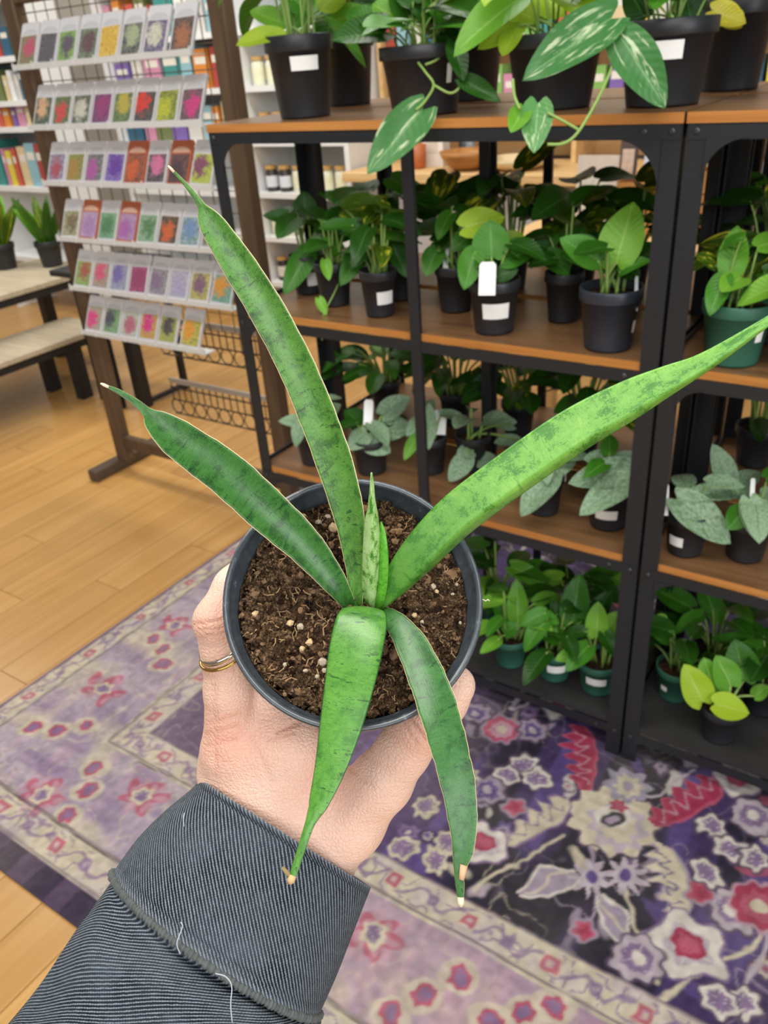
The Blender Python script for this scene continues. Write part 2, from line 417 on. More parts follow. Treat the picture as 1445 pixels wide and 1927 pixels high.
    put(outer, 'mauve'); put(outer*~side, 'ink', 0.85); put(outer*dk*~side, 'deep', 0.8); put(outer*side, 'deep', 0.5)
    # weave grain and worn dye
    worn = np.clip(vnoise(5, 5, 71)*1.6-0.5, 0, 1)*0.10
    img[:] = img*(1-worn[..., None])+C['cream']*worn[..., None]
    img *= (0.84+0.32*n3)[..., None]; img *= (0.92+0.16*n5)[..., None]
    z = 0.006+0.0006*(n3-0.5)
    co_ = np.stack([gx, gy, np.broadcast_to(z, gx.shape)], -1).reshape(-1, 3)
    idx = np.arange(nx*ny).reshape(ny, nx)
    q = np.stack([idx[:-1, :-1], idx[:-1, 1:], idx[1:, 1:], idx[1:, :-1]], -1).reshape(-1, 4)
    me = bpy.data.meshes.new('rug')
    me.vertices.add(len(co_)); me.vertices.foreach_set('co', co_.ravel())
    me.loops.add(q.size); me.loops.foreach_set('vertex_index', q.ravel())
    me.polygons.add(len(q)); me.polygons.foreach_set('loop_start', np.arange(0, q.size, 4)); me.polygons.foreach_set('loop_total', np.full(len(q), 4))
    at_ = me.color_attributes.new('weave', 'FLOAT_COLOR', 'POINT')
    at_.data.foreach_set('color', np.concatenate([img.reshape(-1, 3), np.ones((nx*ny, 1))], 1).ravel())
    me.update(); me.validate()
    t = NT('woven_rug'); a = t.n('ShaderNodeVertexColor'); a.layer_name = 'weave'
    t.colr(a.outputs[0]); t.bump(t.noise(900, t.coord(), 2), 0.25, 0.001); mt = t.set(0.92, 0, 0.15)
    root = thing('rug', 'purple and cream floral patterned rug under the shelves', 'rug', (0, 0, 0))
    link('pile', me, root, mt)
    MB().box(X0, X1, Y0, Y1, 0.0005, 0.0055).build('backing', plain('#4a4250', 0.95), root)
build_rug()
# ================================================================== black steel shelf units with brown boards
ZT, Z2, Z3, ZB = 1.25, 0.8816, 0.507, 0.10
UW, UD = 0.92, 0.29
M_BOARD = wood('#664830', '#86623f', 0.34, (3, 46, 46), 0.06)
M_EDGE = wood('#a5692f', '#c08444', 0.4, (3, 60, 60), 0.05)
M_STEEL = plain('#1d2024', 0.48, 0.0, 0.12, 80)
def L_post(x, y, sx, sy, z0, z1, w=0.03, t=0.0028):
    b = MB()
    b.box(min(x, x+sx*w), max(x, x+sx*w), min(y, y+sy*t), max(y, y+sy*t), z0, z1)
    b.box(min(x, x+sx*t), max(x, x+sx*t), min(y+sy*t, y+sy*w), max(y+sy*t, y+sy*w), z0, z1)
    return b
def gusset(x, sx, z, R=0.058):
    pts = [(x, z), (x, z-R)]
    for k in range(9):
        a = k/8*math.pi/2; pts.append((x+sx*(R-R*math.cos(a)), z-R+R*math.sin(a)))
    pts = [pts[0]]+[pts[1]]+pts[3:]
    pts.append((x+sx*R, z))
    if sx < 0: pts = pts[::-1]
    return MB().prism(pts, -0.0025, 0.0, 'y')
def shelf_unit(X, label, Y=0.0, bottom=True):
    root = thing('shelf_unit', label, 'shelf', (X, Y, 0), 0, 'black steel shelf units')
    for x, sx in ((0.001, 1), (UW-0.001, -1)):
        L_post(x, 0, sx, 1, 0, ZT-0.016).build('post', M_STEEL, root)
        L_post(x, UD, sx, -1, 0, ZT-0.016).build('post', M_STEEL, root)
    MB().box(UW/2-0.011, UW/2+0.011, -0.0025, 0.006, 0, ZT-0.016).build('post', M_STEEL, root)
    MB().box(UW/2-0.011, UW/2+0.011, UD-0.006, UD+0.0025, 0, ZT-0.016).build('post', M_STEEL, root)
    tiers = (ZT, Z2, Z3, ZB) if bottom else (ZT, Z2, Z3)
    for z in tiers:
        top = z == ZT
        if top: bx = (0.0, UW, -0.003, UD+0.003)
        else: bx = (0.0042, UW-0.0042, 0.0032, UD-0.0032)
        if z == ZB:
            MB().box(*bx, z-0.012, z).build('bottom_board', plain('#2b2a2a', 0.6, 0, 0.3, 25), root)
        else:
            bo = MB().box(bx[0], bx[1], bx[2]+0.0015, bx[3], z-0.0145, z).build('board', M_BOARD, root)
            MB().box(bx[0], bx[1], bx[2], bx[2]+0.0014, z-0.0145, z-0.0002).build('edge_band', M_EDGE, bo)
        zr = z-0.0145
        MB().box(0.003, UW-0.003, -0.0012, 0.0015, zr-0.021, zr).build('front_rail', M_STEEL, root)
        MB().box(0.003, UW-0.003, UD-0.0015, UD+0.0012, zr-0.021, zr).build('back_rail', M_STEEL, root)
        for x in (0.0015, UW-0.0045):
            MB().box(x, x+0.003, 0.003, UD-0.003, zr-0.021, zr if top else z+0.010).build('side_rail', M_STEEL, root)
        if z > ZB and bottom:
            gusset(0.029, 1, zr-0.0195, 0.055 if top else 0.042).build('corner_gusset', M_STEEL, root)
            if top: gusset(UW-0.029, -1, zr-0.0195, 0.072).build('corner_gusset', M_STEEL, root)
        for x in (0.015, UW-0.015, UW-0.055):
            MB().lathe([(0.0, 0.0011), (0.003, 0.0009), (0.0042, 0)], 10).build('bolt', plain('#4a4d52', 0.35, 0.6), root, (x, -0.0028, zr-0.010)).rotation_euler = (math.pi/2, 0, 0)
    return root
UY2 = 0.315                                   # a second pair stands back to back with the first
shelf_unit(0.0, 'black steel shelf unit with four tiers of plants, whole unit in view')
shelf_unit(UW+0.004, 'black steel shelf unit cut off by the right picture edge')
shelf_unit(0.0, 'rear black steel shelf unit seen through the whole front unit', UY2, False)
shelf_unit(UW+0.004, 'rear black steel shelf unit behind the one cut off at right', UY2, False)

# ================================================================== seed rack
def build_rack():
    Y = 0.50
    MW = wood('#4a3826', '#66503a', 0.6, (40, 40, 3), 0.2)
    MWd = wood('#3f3124', '#5a4a3a', 0.6, (40, 3, 40), 0.2)
    root = thing('seed_rack', 'tall dark wooden rack holding six rows of seed packets', 'rack', (0, 0, 0))
    for x in (-1.215, -0.385):
        MB().cbox(x-0.028, x+0.028, Y-0.02, Y+0.022, 0.045, 1.95, 0.003).build('post', MW, root)
        MB().cbox(x-0.062, x-0.012, 0.36, 0.86, 0.001, 0.045, 0.004).build('foot', MWd, root)
    MB().cbox(-1.19, -0.41, Y-0.012, Y+0.018, 0.10, 0.145, 0.003).build('stretcher', MW, root)
    MB().cbox(-1.19, -0.41, Y-0.015, Y+0.02, 1.545, 1.62, 0.003).build('top_beam', MW, root)
    g = MB()
    for i in range(15): x = -1.18+i*0.055; g.tube([(x, Y+0.004, 0.62), (x, Y+0.004, 1.545)], 0.0016, 5)
    for i in range(16): z = 0.62+i*0.06; g.tube([(-1.19, Y+0.001, z), (-0.41, Y+0.001, z)], 0.0016, 5)
    tag(g.build('wire_grid', plain('#6b5b50', 0.5, 0.4), root), kind='stuff')
    M_LED = plain('#d9d9d6', 0.4, 0, 0.05)
    for z in (1.384, 1.222, 1.064, 0.895, 0.735, 0.583):
        x1 = -0.42 if z > 0.6 else -0.57
        b = MB(); b.box(-1.165, x1, 0.412, 0.455, z-0.009, z-0.006); b.box(-1.165, x1, 0.409, 0.4115, z-0.009, z+0.006)
        n = 9
        for k in range(n): x = -1.16+k*(x1+1.16-0.006)/(n-1); b.box(x, x+0.005, 0.407, 0.4088, z-0.010, z+0.012)
        b.build('ledge', M_LED, root)
    # wire baskets low on the right
    M_W = plain('#3a3531', 0.45, 0.5); M_G = plain('#a9a39a', 0.4, 0.2)
    for z, y0 in ((0.62, 0.52), (0.40, 0.52)):
        bk = MB().box(-0.92, -0.415, y0+0.02, y0+0.026, z-0.012, z+0.006).build('basket_rim', M_G, root)
        wv = MB()
        for i in range(17):
            x = -0.915+i*0.031
            wv.tube([(x, y0+0.023, z-0.012), (x, y0+0.023, z-0.075)], 0.0022, 5)
        for zz in (z-0.03, z-0.075): wv.tube([(-0.92, y0+0.023, zz), (-0.415, y0+0.023, zz)], 0.0028, 5)
        for i in range(9):
            x = -0.905+i*0.058
            arc = [(x+0.026*math.cos(a), y0+0.023, z-0.10+0.026*math.sin(a)) for a in np.linspace(0, 2*math.pi, 13)]
            wv.tube(arc, 0.0022, 5)
        wv.tube([(-0.92, y0+0.023, z-0.128), (-0.415, y0+0.023, z-0.128)], 0.0028, 5)
        tag(wv.build('basket_wires', M_W, bk), kind='stuff')
    return root
build_rack()

# --- seed packets, each a thing
def picture_mat(c1, c2, c3, seed):
    t = NT('printed_picture'); uv = t.coord('UV')
    v = t.mapping(uv, (1, 1.25, 1), (seed*1.7, seed*0.9, 0))
    n = t.noise(4.2, v, 6, 0.65, 0.5)
    s = t.n('ShaderNodeVectorMath', operation='DISTANCE'); t.l(uv, s.inputs[0]); s.inputs[1].default_value = (0.45+0.12*math.sin(seed*3), 0.52+0.12*math.cos(seed*5), 0)
    d = t.math('ADD', t.math('MULTIPLY', n, 0.75), t.math('MULTIPLY', s.outputs['Value'], -0.62))
    msk = t.ramp(d, [(0.10, (0,)*3), (0.20, (1,)*3)])
    n2 = t.noise(7, v, 3, 0.6)
    bg = t.mix(t.ramp(n2, [(0.4, (0,)*3), (0.6, (1,)*3)]), tuple(0.8*q+0.02 for q in lin(c2)), tuple(0.85*q+0.05 for q in lin(c3)))
    n3 = t.noise(14, v, 4, 0.7)
    gl = lambda h: tuple(0.86*q+0.14*0.28 for q in lin(h))
    k = gl(c1)
    fg = t.mix(t.ramp(n3, [(0.35, (0,)*3), (0.65, (1,)*3)]), tuple(x*0.5 for x in k), tuple(min(1, x*1.25) for x in k))
    t.colr(t.mix(msk, bg, fg)); return t.set(0.4)
def packet_paper(h):
    key = ('paper', h)
    if key not in MATS:
        t = NT('packet_paper'); uv = t.coord('UV')
        c = lin(h); n = t.noise(40, t.coord(), 2)
        t.colr(t.mix(n, tuple(x*0.93 for x in c), tuple(min(1, x*1.04) for x in c))); MATS[key] = t.set(0.5)
    return MATS[key]
PK_W, PK_H, PK_T = 0.083, 0.128, 0.007
def packet_meshes():
    w2 = PK_W/2; c = 0.004
    pts = [(-w2, 0), (w2, 0), (w2, PK_H-c), (w2-c, PK_H), (-w2+c, PK_H), (-w2, PK_H-c)]
    env = MB().prism(pts, 0, PK_T, 'y').mesh('envelope')
    def panel(x0, x1, z0, z1, y):
        me = MB().add([(x0, y, z0), (x1, y, z0), (x1, y, z1), (x0, y, z1), (x0, 0.0, z0), (x1, 0.0, z0), (x1, 0.0, z1), (x0, 0.0, z1)],
                      [(0, 1, 2, 3), (0, 4, 5, 1), (1, 5, 6, 2), (2, 6, 7, 3), (3, 7, 4, 0)]).mesh('panel')
        ul = me.uv_layers.new(); q = [(0, 0), (1, 0), (1, 1), (0, 1)]
        for p in me.polygons:
            for li in p.loop_indices:
                vi = me.loops[li].vertex_index % 4; ul.data[li].uv = q[vi]
        return me
    pic = panel(-w2+0.005, w2-0.006, 0.012, 0.090, -0.0006)
    arc = [(-w2+0.007, 0.094)]+[(-(w2-0.007)*math.cos(a), 0.094+0.016*math.sin(a)) for a in np.linspace(0.25, math.pi-0.25, 9)]+[(w2-0.007, 0.094)]
    band = MB().prism(arc[::-1], -0.0005, 0.0, 'y').mesh('title_band')
    return env, pic, band
ENV, PIC, BAND = packet_meshes()
WHT, ORG = '#d2d1d3', '#b4613f'
ROWS = [
 (1.384, 'top', [('c2375c','5f7a3c','8c6d4a','crimson flower on green'),('4b444a','3a353a','5a5358','charcoal black bloom'),('4c3b52','6a9a3a','88b050','dark purple bloom on green'),
   ('5b2a38','4b5b40','7a8a6a','dark maroon leaves'),('e0b21c','c9940c','e8c848','golden yellow flowers'),('aab68a','39323f','6a7260','pale green on dark'),('d9d5c0','55426b','7a748a','white and violet pansy'),('a8622e','3b3030','6b4a38','orange brown bloom')]),
 (1.222, 'second', [('dcae82','33463a','5a6a4a','peach flower with dark eye'),('d8403c','4f6b3c','6a7a4a','two red flowers on green'),('dcd8c8','3c4438','6a7250','white flower on dark green'),
   ('a33a78','6b3a6b','8a4a78','magenta purple blooms'),('c9b84a','4f7048','7a8a52','small yellow flowers on green'),('e23a2c','3f3d3a','5a5650','red poppies on black'),('c3c832','6a7a26','a0a838','chartreuse yellow blooms'),('d83a86','4a5a44','8a4a6a','hot pink flower')]),
 (1.064, 'third', [('b04a5a','6f6a86','a8a0b4','red and grey violet mix'),('b08a3a','7a8a3a','9a9248','ochre and olive mix'),('b85aa6','566052','8a8a90','magenta flower on grey'),
   ('6a3aa6','7a5ab0','8a78b4','violet flowers'),('d8622c','6b4030','a85a3a','orange flowers on orange paper',1),('df7aa6','3f3d3f','6a5a62','pink flower on black'),('4a3038','5a3a3a','6a4a48','dark maroon bloom on orange paper',1),('8a4a66','a8b83c','c0c85a','lime and maroon spikes')]),
 (0.895, 'fourth', [('7a6a4a','8a9060','b0a888','olive mixed flowers'),('b48ac0','c9b0cc','a88ab0','lilac blooms on orange paper',1),('4f8a5a','6aa074','8ab090','green leaves'),
   ('b56ab8','c4a4c8','a07aa8','magenta spires on orange paper',1),('5a8a58','7aa47a','98b498','pale green herb'),('d8642c','3f3f38','7a5a3a','orange red flowers on black'),('7a9ac4','5a8a5a','a8b8cc','blue and green mix'),('8a6a78','6a7a5a','a89a98','plum mix')]),
 (0.735, 'fifth', [('a85a48','7a9a48','98b060','red and lime foliage'),('df5a80','8aa070','c48a98','rose pink bloom'),('7a6ab4','8a98a0','a8a0c0','blue violet spikes'),
   ('a03a6c','8a3a60','b0507c','deep plum flowers'),('8a7490','7a7a78','a89aa8','dusty grey purple'),('b4a8c8','c4c4cc','9a94b0','pale lavender'),('86607a','9a9a6a','c8b848','purple with yellow'),('e09a30','5a9a9a','88a880','orange on teal')]),
 (0.583, 'bottom', [('dc3f82','c8a0a8','88a068','bright pink tulip'),('4a4a58','6a9a5a','88a880','dark green herb'),('c06a84','a8b898','c8ccc0','pale pink and white'),
   ('dd2f8a','e0803a','a8b060','magenta and orange zinnia'),('4a4248','c8b848','7a9a58','mixed dark and yellow'),('eaa028','8aa048','d8b848','golden orange blooms')])]
def build_packets():
    rp = random.Random(8); tilt = -math.radians(27)
    for z, rn_, items in ROWS:
        n = len(items); seed = 0
        for i, it in enumerate(items):
            c1, c2, c3, desc = it[:4]; paper = ORG if len(it) > 4 else WHT
            x = -1.118+i*0.0905
            if rn_ == 'bottom' and i == 5: x += 0.012
            if rn_ == 'top' and i == 7: x += 0.01
            ordn = ('first', 'second', 'third', 'fourth', 'fifth', 'sixth', 'seventh', 'eighth')[i]
            p = thing('seed_packet', f'seed packet showing {desc}, {ordn} in the {rn_} row', 'seed packet', (x, 0.4215, z-0.004), 0, 'seed packets on the rack')
            p.rotation_euler = (tilt, rp.uniform(-0.03, 0.03), 0)
            o = bpy.data.objects.new('envelope', ENV.copy()); o.data.materials.append(packet_paper(paper)); col.objects.link(o); o.parent = p
            o = bpy.data.objects.new('picture', PIC.copy()); o.data.materials.append(picture_mat(c1, c2, c3, (ord(desc[0])*7+ord(desc[-1])*3+i*11) % 97)); col.objects.link(o); o.parent = p
            o = bpy.data.objects.new('title_band', BAND.copy()); o.data.materials.append(plain('#bfc0c2' if paper == WHT else '#d8b09a', 0.5)); col.objects.link(o); o.parent = p
build_packets()

# ================================================================== plant bench, left
def build_bench():
    M_TOP = wood('#a89a82', '#c4b69c', 0.5, (4, 40, 40), 0.08)
    root = thing('plant_bench', 'two step grey wood plant bench with black legs', 'bench', (0, 0, 0))
    for x0, x1, y1, z in ((-2.32, -1.99, 1.15, 0.31), (-2.80, -2.26, 1.40, 0.51)):
        b = MB().cbox(x0, x1, -0.3, y1, z-0.026, z, 0.003).build('board', M_TOP, root)
        MB().box(x0+0.01, x1-0.012, -0.29, y1-0.01, z-0.062, z-0.027).build('apron', M_BLACK2, root)
    for x, y, z in ((-2.04, 0.95, 0.247), (-2.28, 0.95, 0.247), (-2.32, 1.32, 0.447), (-2.72, 1.32, 0.447), (-2.04, 0.0, 0.247), (-2.72, 0.0, 0.447)):
        MB().box(x-0.025, x+0.025, y-0.03, y+0.03, 0.001, z).build('leg', M_BLACK2, root)
build_bench()
def build_stand():
    root = thing('side_table', 'black metal side table half hidden behind the seed rack', 'table', (0, 0, 0))
    for x, y, w_ in ((-1.75, 0.93, 0.014), (-1.66, 0.99, 0.026), (-1.655, 1.24, 0.013), (-1.93, 0.97, 0.01)):
        MB().box(x-w_, x+w_, y-w_, y+w_, 0.001, 0.60).build('leg', M_BLACK2, root)
    MB().box(-1.667, -1.645, 1.018, 1.226, 0.012, 0.03).build('foot_bar', M_BLACK2, root)
    MB().cbox(-1.96, -1.62, 0.88, 1.28, 0.60, 0.625, 0.003).build('table_top', M_BLACK2, root)
build_stand()

# ================================================================== white shelves at the back
WS_Y0, WS_Y1 = 2.40, 2.72
def white_unit(x0, x1, zs, label, y0=WS_Y0, y1=WS_Y1, H=2.1):
    root = thing('white_bookcase', label, 'bookcase', (0, 0, 0), 0, 'white bookcases along the back')
    MB().box(x0, x0+0.03, y0, y1, 0.001, H).build('side_panel', M_WHITE, root)
    MB().box(x1-0.03, x1, y0, y1, 0.001, H).build('side_panel', M_WHITE, root)
    MB().box(x0+0.03, x1-0.03, y1-0.012, y1, 0.05, H).build('back_panel', plain('#d9dcdc', 0.6, 0, 0.03), root)
    for z in zs: MB().box(x0+0.031, x1-0.031, y0, y1-0.013, z-0.028, z).build('shelf_board', M_WHITE, root)
    return root
ZS = (0.20, 0.46, 0.70, 0.968, 1.235, 1.50, 1.78)
white_unit(-2.10, -1.41, ZS, 'white bookcase of lidded jars behind the black shelf unit')
white_unit(-3.16, -2.105, ZS, 'white bookcase of books seen through the seed rack')
white_unit(-3.95, -3.22, (0.35, 0.78, 1.11, 1.246, 1.468, 1.75), 'white bookcase at the far left edge of the picture', 1.9, 2.2)
# jars
M_LID = plain('#c39a5e', 0.5); M_JG = plain('#dfe0c8', 0.25, 0, 0.1); M_JW = plain('#dfe3ea', 0.2); M_LBL = plain('#e9e6c4', 0.5)
jar_me = {}
def jar_meshes(h):
    if h not in jar_me:
        r = 0.036
        jar_me[h] = (MB().lathe([(0.0, 0), (r*0.94, 0), (r, 0.005), (r, h*0.74), (r*0.82, h*0.82), (r*0.82, h*0.86)], 20, True, True).mesh('glass', True),
                     MB().lathe([(r*0.92, h*0.861), (r*0.95, h*0.865), (r*0.95, h*0.99), (r*0.9, h)], 20, True, True).mesh('lid'),
                     MB().lathe([(r*1.006, h*0.18), (r*1.012, h*0.2), (r*1.012, h*0.6), (r*1.006, h*0.62)], 20).mesh('paper_label', True))
    return jar_me[h]
def jar(x, z, h, glass, lbl, label, y=None):
    p = thing('jar', label, 'jar', (x, WS_Y0+0.07 if y is None else y, z+0.0005), 0, 'lidded jars on the white bookcase')
    g, l_, pl = jar_meshes(h)
    for nm, me, mt in (('glass', g, glass), ('lid', l_, M_LID), ('paper_label', pl, lbl)):
        o = bpy.data.objects.new(nm, me.copy()); o.data.materials.append(mt); col.objects.link(o); o.parent = p
for z, cols, nm in ((1.235, 'yyyyww', 'top visible shelf'), (0.968, 'yyyyyy', 'second shelf'), (0.70, 'wwyyyy', 'third shelf'), (0.46, 'yyyyyy', 'fourth shelf'), (0.20, 'kkkyyy', 'lowest shelf')):
    for i, c in enumerate(cols):
        g, l_ = {'y': (M_JG, M_LBL), 'w': (plain('#3b3634', 0.3), M_JW), 'k': (plain('#2e2a28', 0.3), plain('#d8d2c4', 0.5))}[c]
        kind = {'y': 'pale yellow jar with wooden lid', 'w': 'dark jar with white label', 'k': 'dark jar with cream label'}[c]
        jar(-2.01+i*0.098, z, 0.135, g, l_, f'{kind} on the {nm} of its bookcase')
# books and boxes
def book(x, z, w_, h, d, y, colr, label, lean=0.0, group=None, cat='book', name='book'):
    p = thing(name, label, cat, (x, y, z+0.0005), 0, group)
    p.rotation_euler = (0, lean, 0)
    c = plain(colr, 0.5, 0, 0.08)
    b = MB(); b.box(0, w_, 0, 0.0015, 0, h); b.box(0, 0.0015, 0.0015, d, 0, h); b.box(w_-0.0015, w_, 0.0015, d, 0, h)
    b.build('cover', c, p)
    MB().box(0.002, w_-0.002, 0.002, d-0.003, 0.002, h-0.004).build('pages', plain('#e4e0d4', 0.8), p)
    MB().box(w_*0.12, w_*0.88, -0.0008, 0, h*0.62, h*0.8).build('spine_panel', plain('#e2ded2', 0.6), p)
rb = random.Random(21)
CN = [('#cfcdc6','grey white'),('#3f8f8a','teal'),('#7fb05a','green'),('#e9ecec','white'),('#c85a48','red'),('#7b62a8','purple'),('#d8c49a','tan'),('#2f5e78','blue'),('#d98a3a','orange'),('#8fb9c4','pale blue'),('#a8443c','dark red'),('#e0c84a','yellow'),('#6f7a4a','olive'),('#c98aa6','pink')]
def book_row(x, x1, z, y, hmax, place, group, fat=1.0):
    k = 0
    lst = CN[:]; rb.shuffle(lst)
    while x < x1-0.05 and k < len(lst):
        w_ = min(rb.uniform(0.03, 0.10)*fat, x1-x-0.004); h = hmax*rb.uniform(0.72, 1.0)
        cc, nm = lst[k]
        book(x, z, w_, h, 0.16, y, cc, f'{nm} book standing {place}', 0, group)
        x += w_+rb.uniform(0.002, 0.03); k += 1
for z, nm in ((1.235, 'upper'), (1.50, 'top'), (0.968, 'middle')):
    book_row(-3.12, -2.14, z, WS_Y0+0.05, 0.215, f'on the {nm} shelf behind the seed rack', 'books behind the seed rack', 1.4)
for z, nm in ((1.246, 'middle'), (1.11, 'lower'), (1.468, 'upper'), (0.78, 'lowest')):
    book_row(-3.91, -3.26, z, 1.93, 0.115 if 1.0 < z < 1.2 else (0.17 if z > 1 else 0.26), f'on the {nm} shelf at the far left', 'books on the far left bookcase', 0.9)

# ================================================================== wood counter and wall shelves behind, right
def build_counter():
    M_PINE = wood('#d0a66c', '#e4c48e', 0.5, (3, 30, 30), 0.05)
    root = thing('shop_counter', 'pale wood counter with grey front behind the black shelf unit', 'counter', (0, 0, 0))
    MB().cbox(-1.38, 1.9, 2.28, 2.80, 0.785, 0.83, 0.003).build('counter_top', M_PINE, root)
    for k in range(4):
        x = -1.34+k*0.80
        MB().box(x, x+0.79, 2.34, 2.36, 0.06, 0.784).build('front_panel', plain('#b4b2ae', 0.6, 0, 0.05), root)
    MB().box(-1.34, 1.86, 2.38, 2.78, 0.001, 0.06).build('plinth', plain('#77736c', 0.7), root)
    wr = thing('wall_shelf', 'pale pine wall shelves above the counter', 'shelf', (0, 0, 0))
    for x in (-1.36, -0.30, 0.76, 1.86): MB().box(x-0.012, x+0.012, 2.66, 2.92, 0.831, 2.0).build('upright', M_PINE, wr)
    for z in (1.06, 1.36, 1.66):
        for x0, x1 in ((-1.347, -0.313), (-0.287, 0.747), (0.773, 1.847)):
            MB().box(x0, x1, 2.66, 2.90, z-0.022, z).build('shelf_board', M_PINE, wr)
    MB().box(-1.36, 1.87, 2.921, 2.94, 0.831, 2.0).build('back_panel', wood('#c79a60', '#dab680', 0.6, (3, 14, 14), 0.05), wr)
    for z, nm in ((1.06, 'lower'), (1.36, 'middle'), (1.66, 'upper')):
        book_row(-1.32, -0.34, z, 2.68, 0.20, f'on the {nm} pine shelf, left bay', 'books on the pine shelves')
        book_row(-0.26, 0.72, z, 2.68, 0.19, f'on the {nm} pine shelf, middle bay', 'books on the pine shelves')
        book_row(0.79, 1.80, z, 2.68, 0.19, f'on the {nm} pine shelf, right bay', 'books on the pine shelves')
    # ware on the counter
    p = thing('wooden_bowl', 'brown wooden bowl on the pale counter', 'bowl', (*ony(880, 318, 2.42)[:2], 0.8305))
    MB().lathe([(0.05, 0), (0.09, 0.02), (0.125, 0.06), (0.135, 0.085), (0.128, 0.085), (0.115, 0.06), (0.08, 0.03), (0.0, 0.022)], 28, True).build('bowl_body', wood('#9a642f', '#b98347', 0.45), p, None, True)
    p = thing('bread_tray', 'pale shallow wooden tray on the counter', 'tray', (*ony(975, 318, 2.46)[:2], 0.8305))
    MB().lathe([(0.08, 0), (0.13, 0.02), (0.16, 0.05), (0.152, 0.05), (0.12, 0.027), (0.0, 0.02)], 28, True).build('tray_body', wood('#dcc08c', '#ead9b0', 0.5), p, None, True)
    p = thing('paper_bag', 'white paper bag standing on the counter', 'bag', (*ony(815, 312, 2.50)[:2], 0.8305))
    MB().prism([(-0.055, 0), (0.055, 0), (0.062, 0.20), (0.03, 0.215), (0.0, 0.205), (-0.03, 0.216), (-0.062, 0.20)], 0, 0.07, 'y').build('bag_body', plain('#e6e0d8', 0.7), p)
    MB().box(-0.03, 0.03, -0.001, 0, 0.06, 0.12).build('bag_label', plain('#cfc6b8', 0.7), p)
    p = thing('terracotta_cup', 'orange brown cup beside the paper bag', 'cup', (*ony(788, 312, 2.44)[:2], 0.8305))
    MB().lathe([(0.028, 0), (0.036, 0.01), (0.042, 0.11), (0.038, 0.11), (0.032, 0.015), (0, 0.012)], 20, True).build('cup_body', plain('#b06032', 0.5), p, None, True)
    for i, px in enumerate((872, 885)):
        p = thing('bottle', ('slim dark bottle on the counter, left of two', 'slim grey bottle on the counter, right of two')[i], 'bottle', (*ony(px, 290, 2.62)[:2], 0.8305))
        MB().lathe([(0.02, 0), (0.024, 0.006), (0.024, 0.11), (0.009, 0.14), (0.009, 0.17)], 16, True, True).build('glass', plain(('#3b3f44', '#8f969c')[i], 0.2), p, None, True)
        MB().lathe([(0.011, 0.1705), (0.011, 0.195)], 12, True, True).build('cap', plain('#c9b48a', 0.4), p)
    # nearer display table with cards and crates
    t2 = thing('display_table', 'low brown display table of crates and cards behind the shelf unit', 'table', (0, 0, 0))
    MB().cbox(-0.02, 1.15, 1.30, 1.72, 0.735, 0.77, 0.003).build('table_top', M_PINE, t2)
    for x, y in ((0.03, 1.34), (1.10, 1.34), (0.03, 1.68), (1.10, 1.68)): MB().box(x-0.025, x+0.025, y-0.025, y+0.025, 0.001, 0.734).build('leg', M_PINE, t2)
    def crate(x0, x1, y0, y1, h, label):
        p = thing('wooden_crate', label, 'crate', (0, 0, 0.7705))
        M_C = wood('#b87a3e', '#d09a58', 0.55, (3, 40, 40))
        n = 3
        for k in range(n):
            z0 = k*h/n+0.002; z1 = (k+1)*h/n-0.003
            MB().box(x0, x1, y0, y0+0.008, z0, z1).build('slat', M_C, p); MB().box(x0, x1, y1-0.008, y1, z0, z1).build('slat', M_C, p)
            MB().box(x0, x0+0.008, y0+0.008, y1-0.008, z0, z1).build('slat', M_C, p); MB().box(x1-0.008, x1, y0+0.008, y1-0.008, z0, z1).build('slat', M_C, p)
        MB().box(x0+0.008, x1-0.008, y0+0.008, y1-0.008, 0.0, 0.008).build('crate_floor', M_C, p)
    crate(0.32, 0.49, 1.45, 1.62, 0.165, 'orange wooden crate on the display table, left')
    crate(0.56, 0.72, 1.45, 1.62, 0.20, 'orange wooden crate on the display table, right')
    def card(x, z, w_, h, c, c2, label, y=1.42):
        p = thing('card', label, 'card', (x, y, z)); p.rotation_euler = (-0.12, 0, 0)
        MB().box(0, w_, 0, 0.012, 0, h).build('card_body', plain(c, 0.6), p)
        MB().box(w_*0.15, w_*0.85, -0.0008, 0, h*0.15, h*0.75).build('card_print', plain(c2, 0.6, 0, 0.4, 60), p)
    card(0.20, 0.7715, 0.135, 0.245, '#e2d3c2', '#e6d8c8', 'cream square card on the display table')
    card(0.33, 0.94, 0.055, 0.12, '#5a4a44', '#e0c0aa', 'dark card with pink print above the crate', 1.46)
    card(0.41, 0.94, 0.075, 0.07, '#dfe0ee', '#e8b8c8', 'white card with pink print above the crate', 1.458)
    card(0.75, 0.7715, 0.09, 0.22, '#d8dbe6', '#d99a9a', 'white card with red print near the right edge')
    card(0.60, 0.98, 0.08, 0.09, '#c8a878', '#b08a5a', 'tan card above the right crate', 1.46)
build_counter()
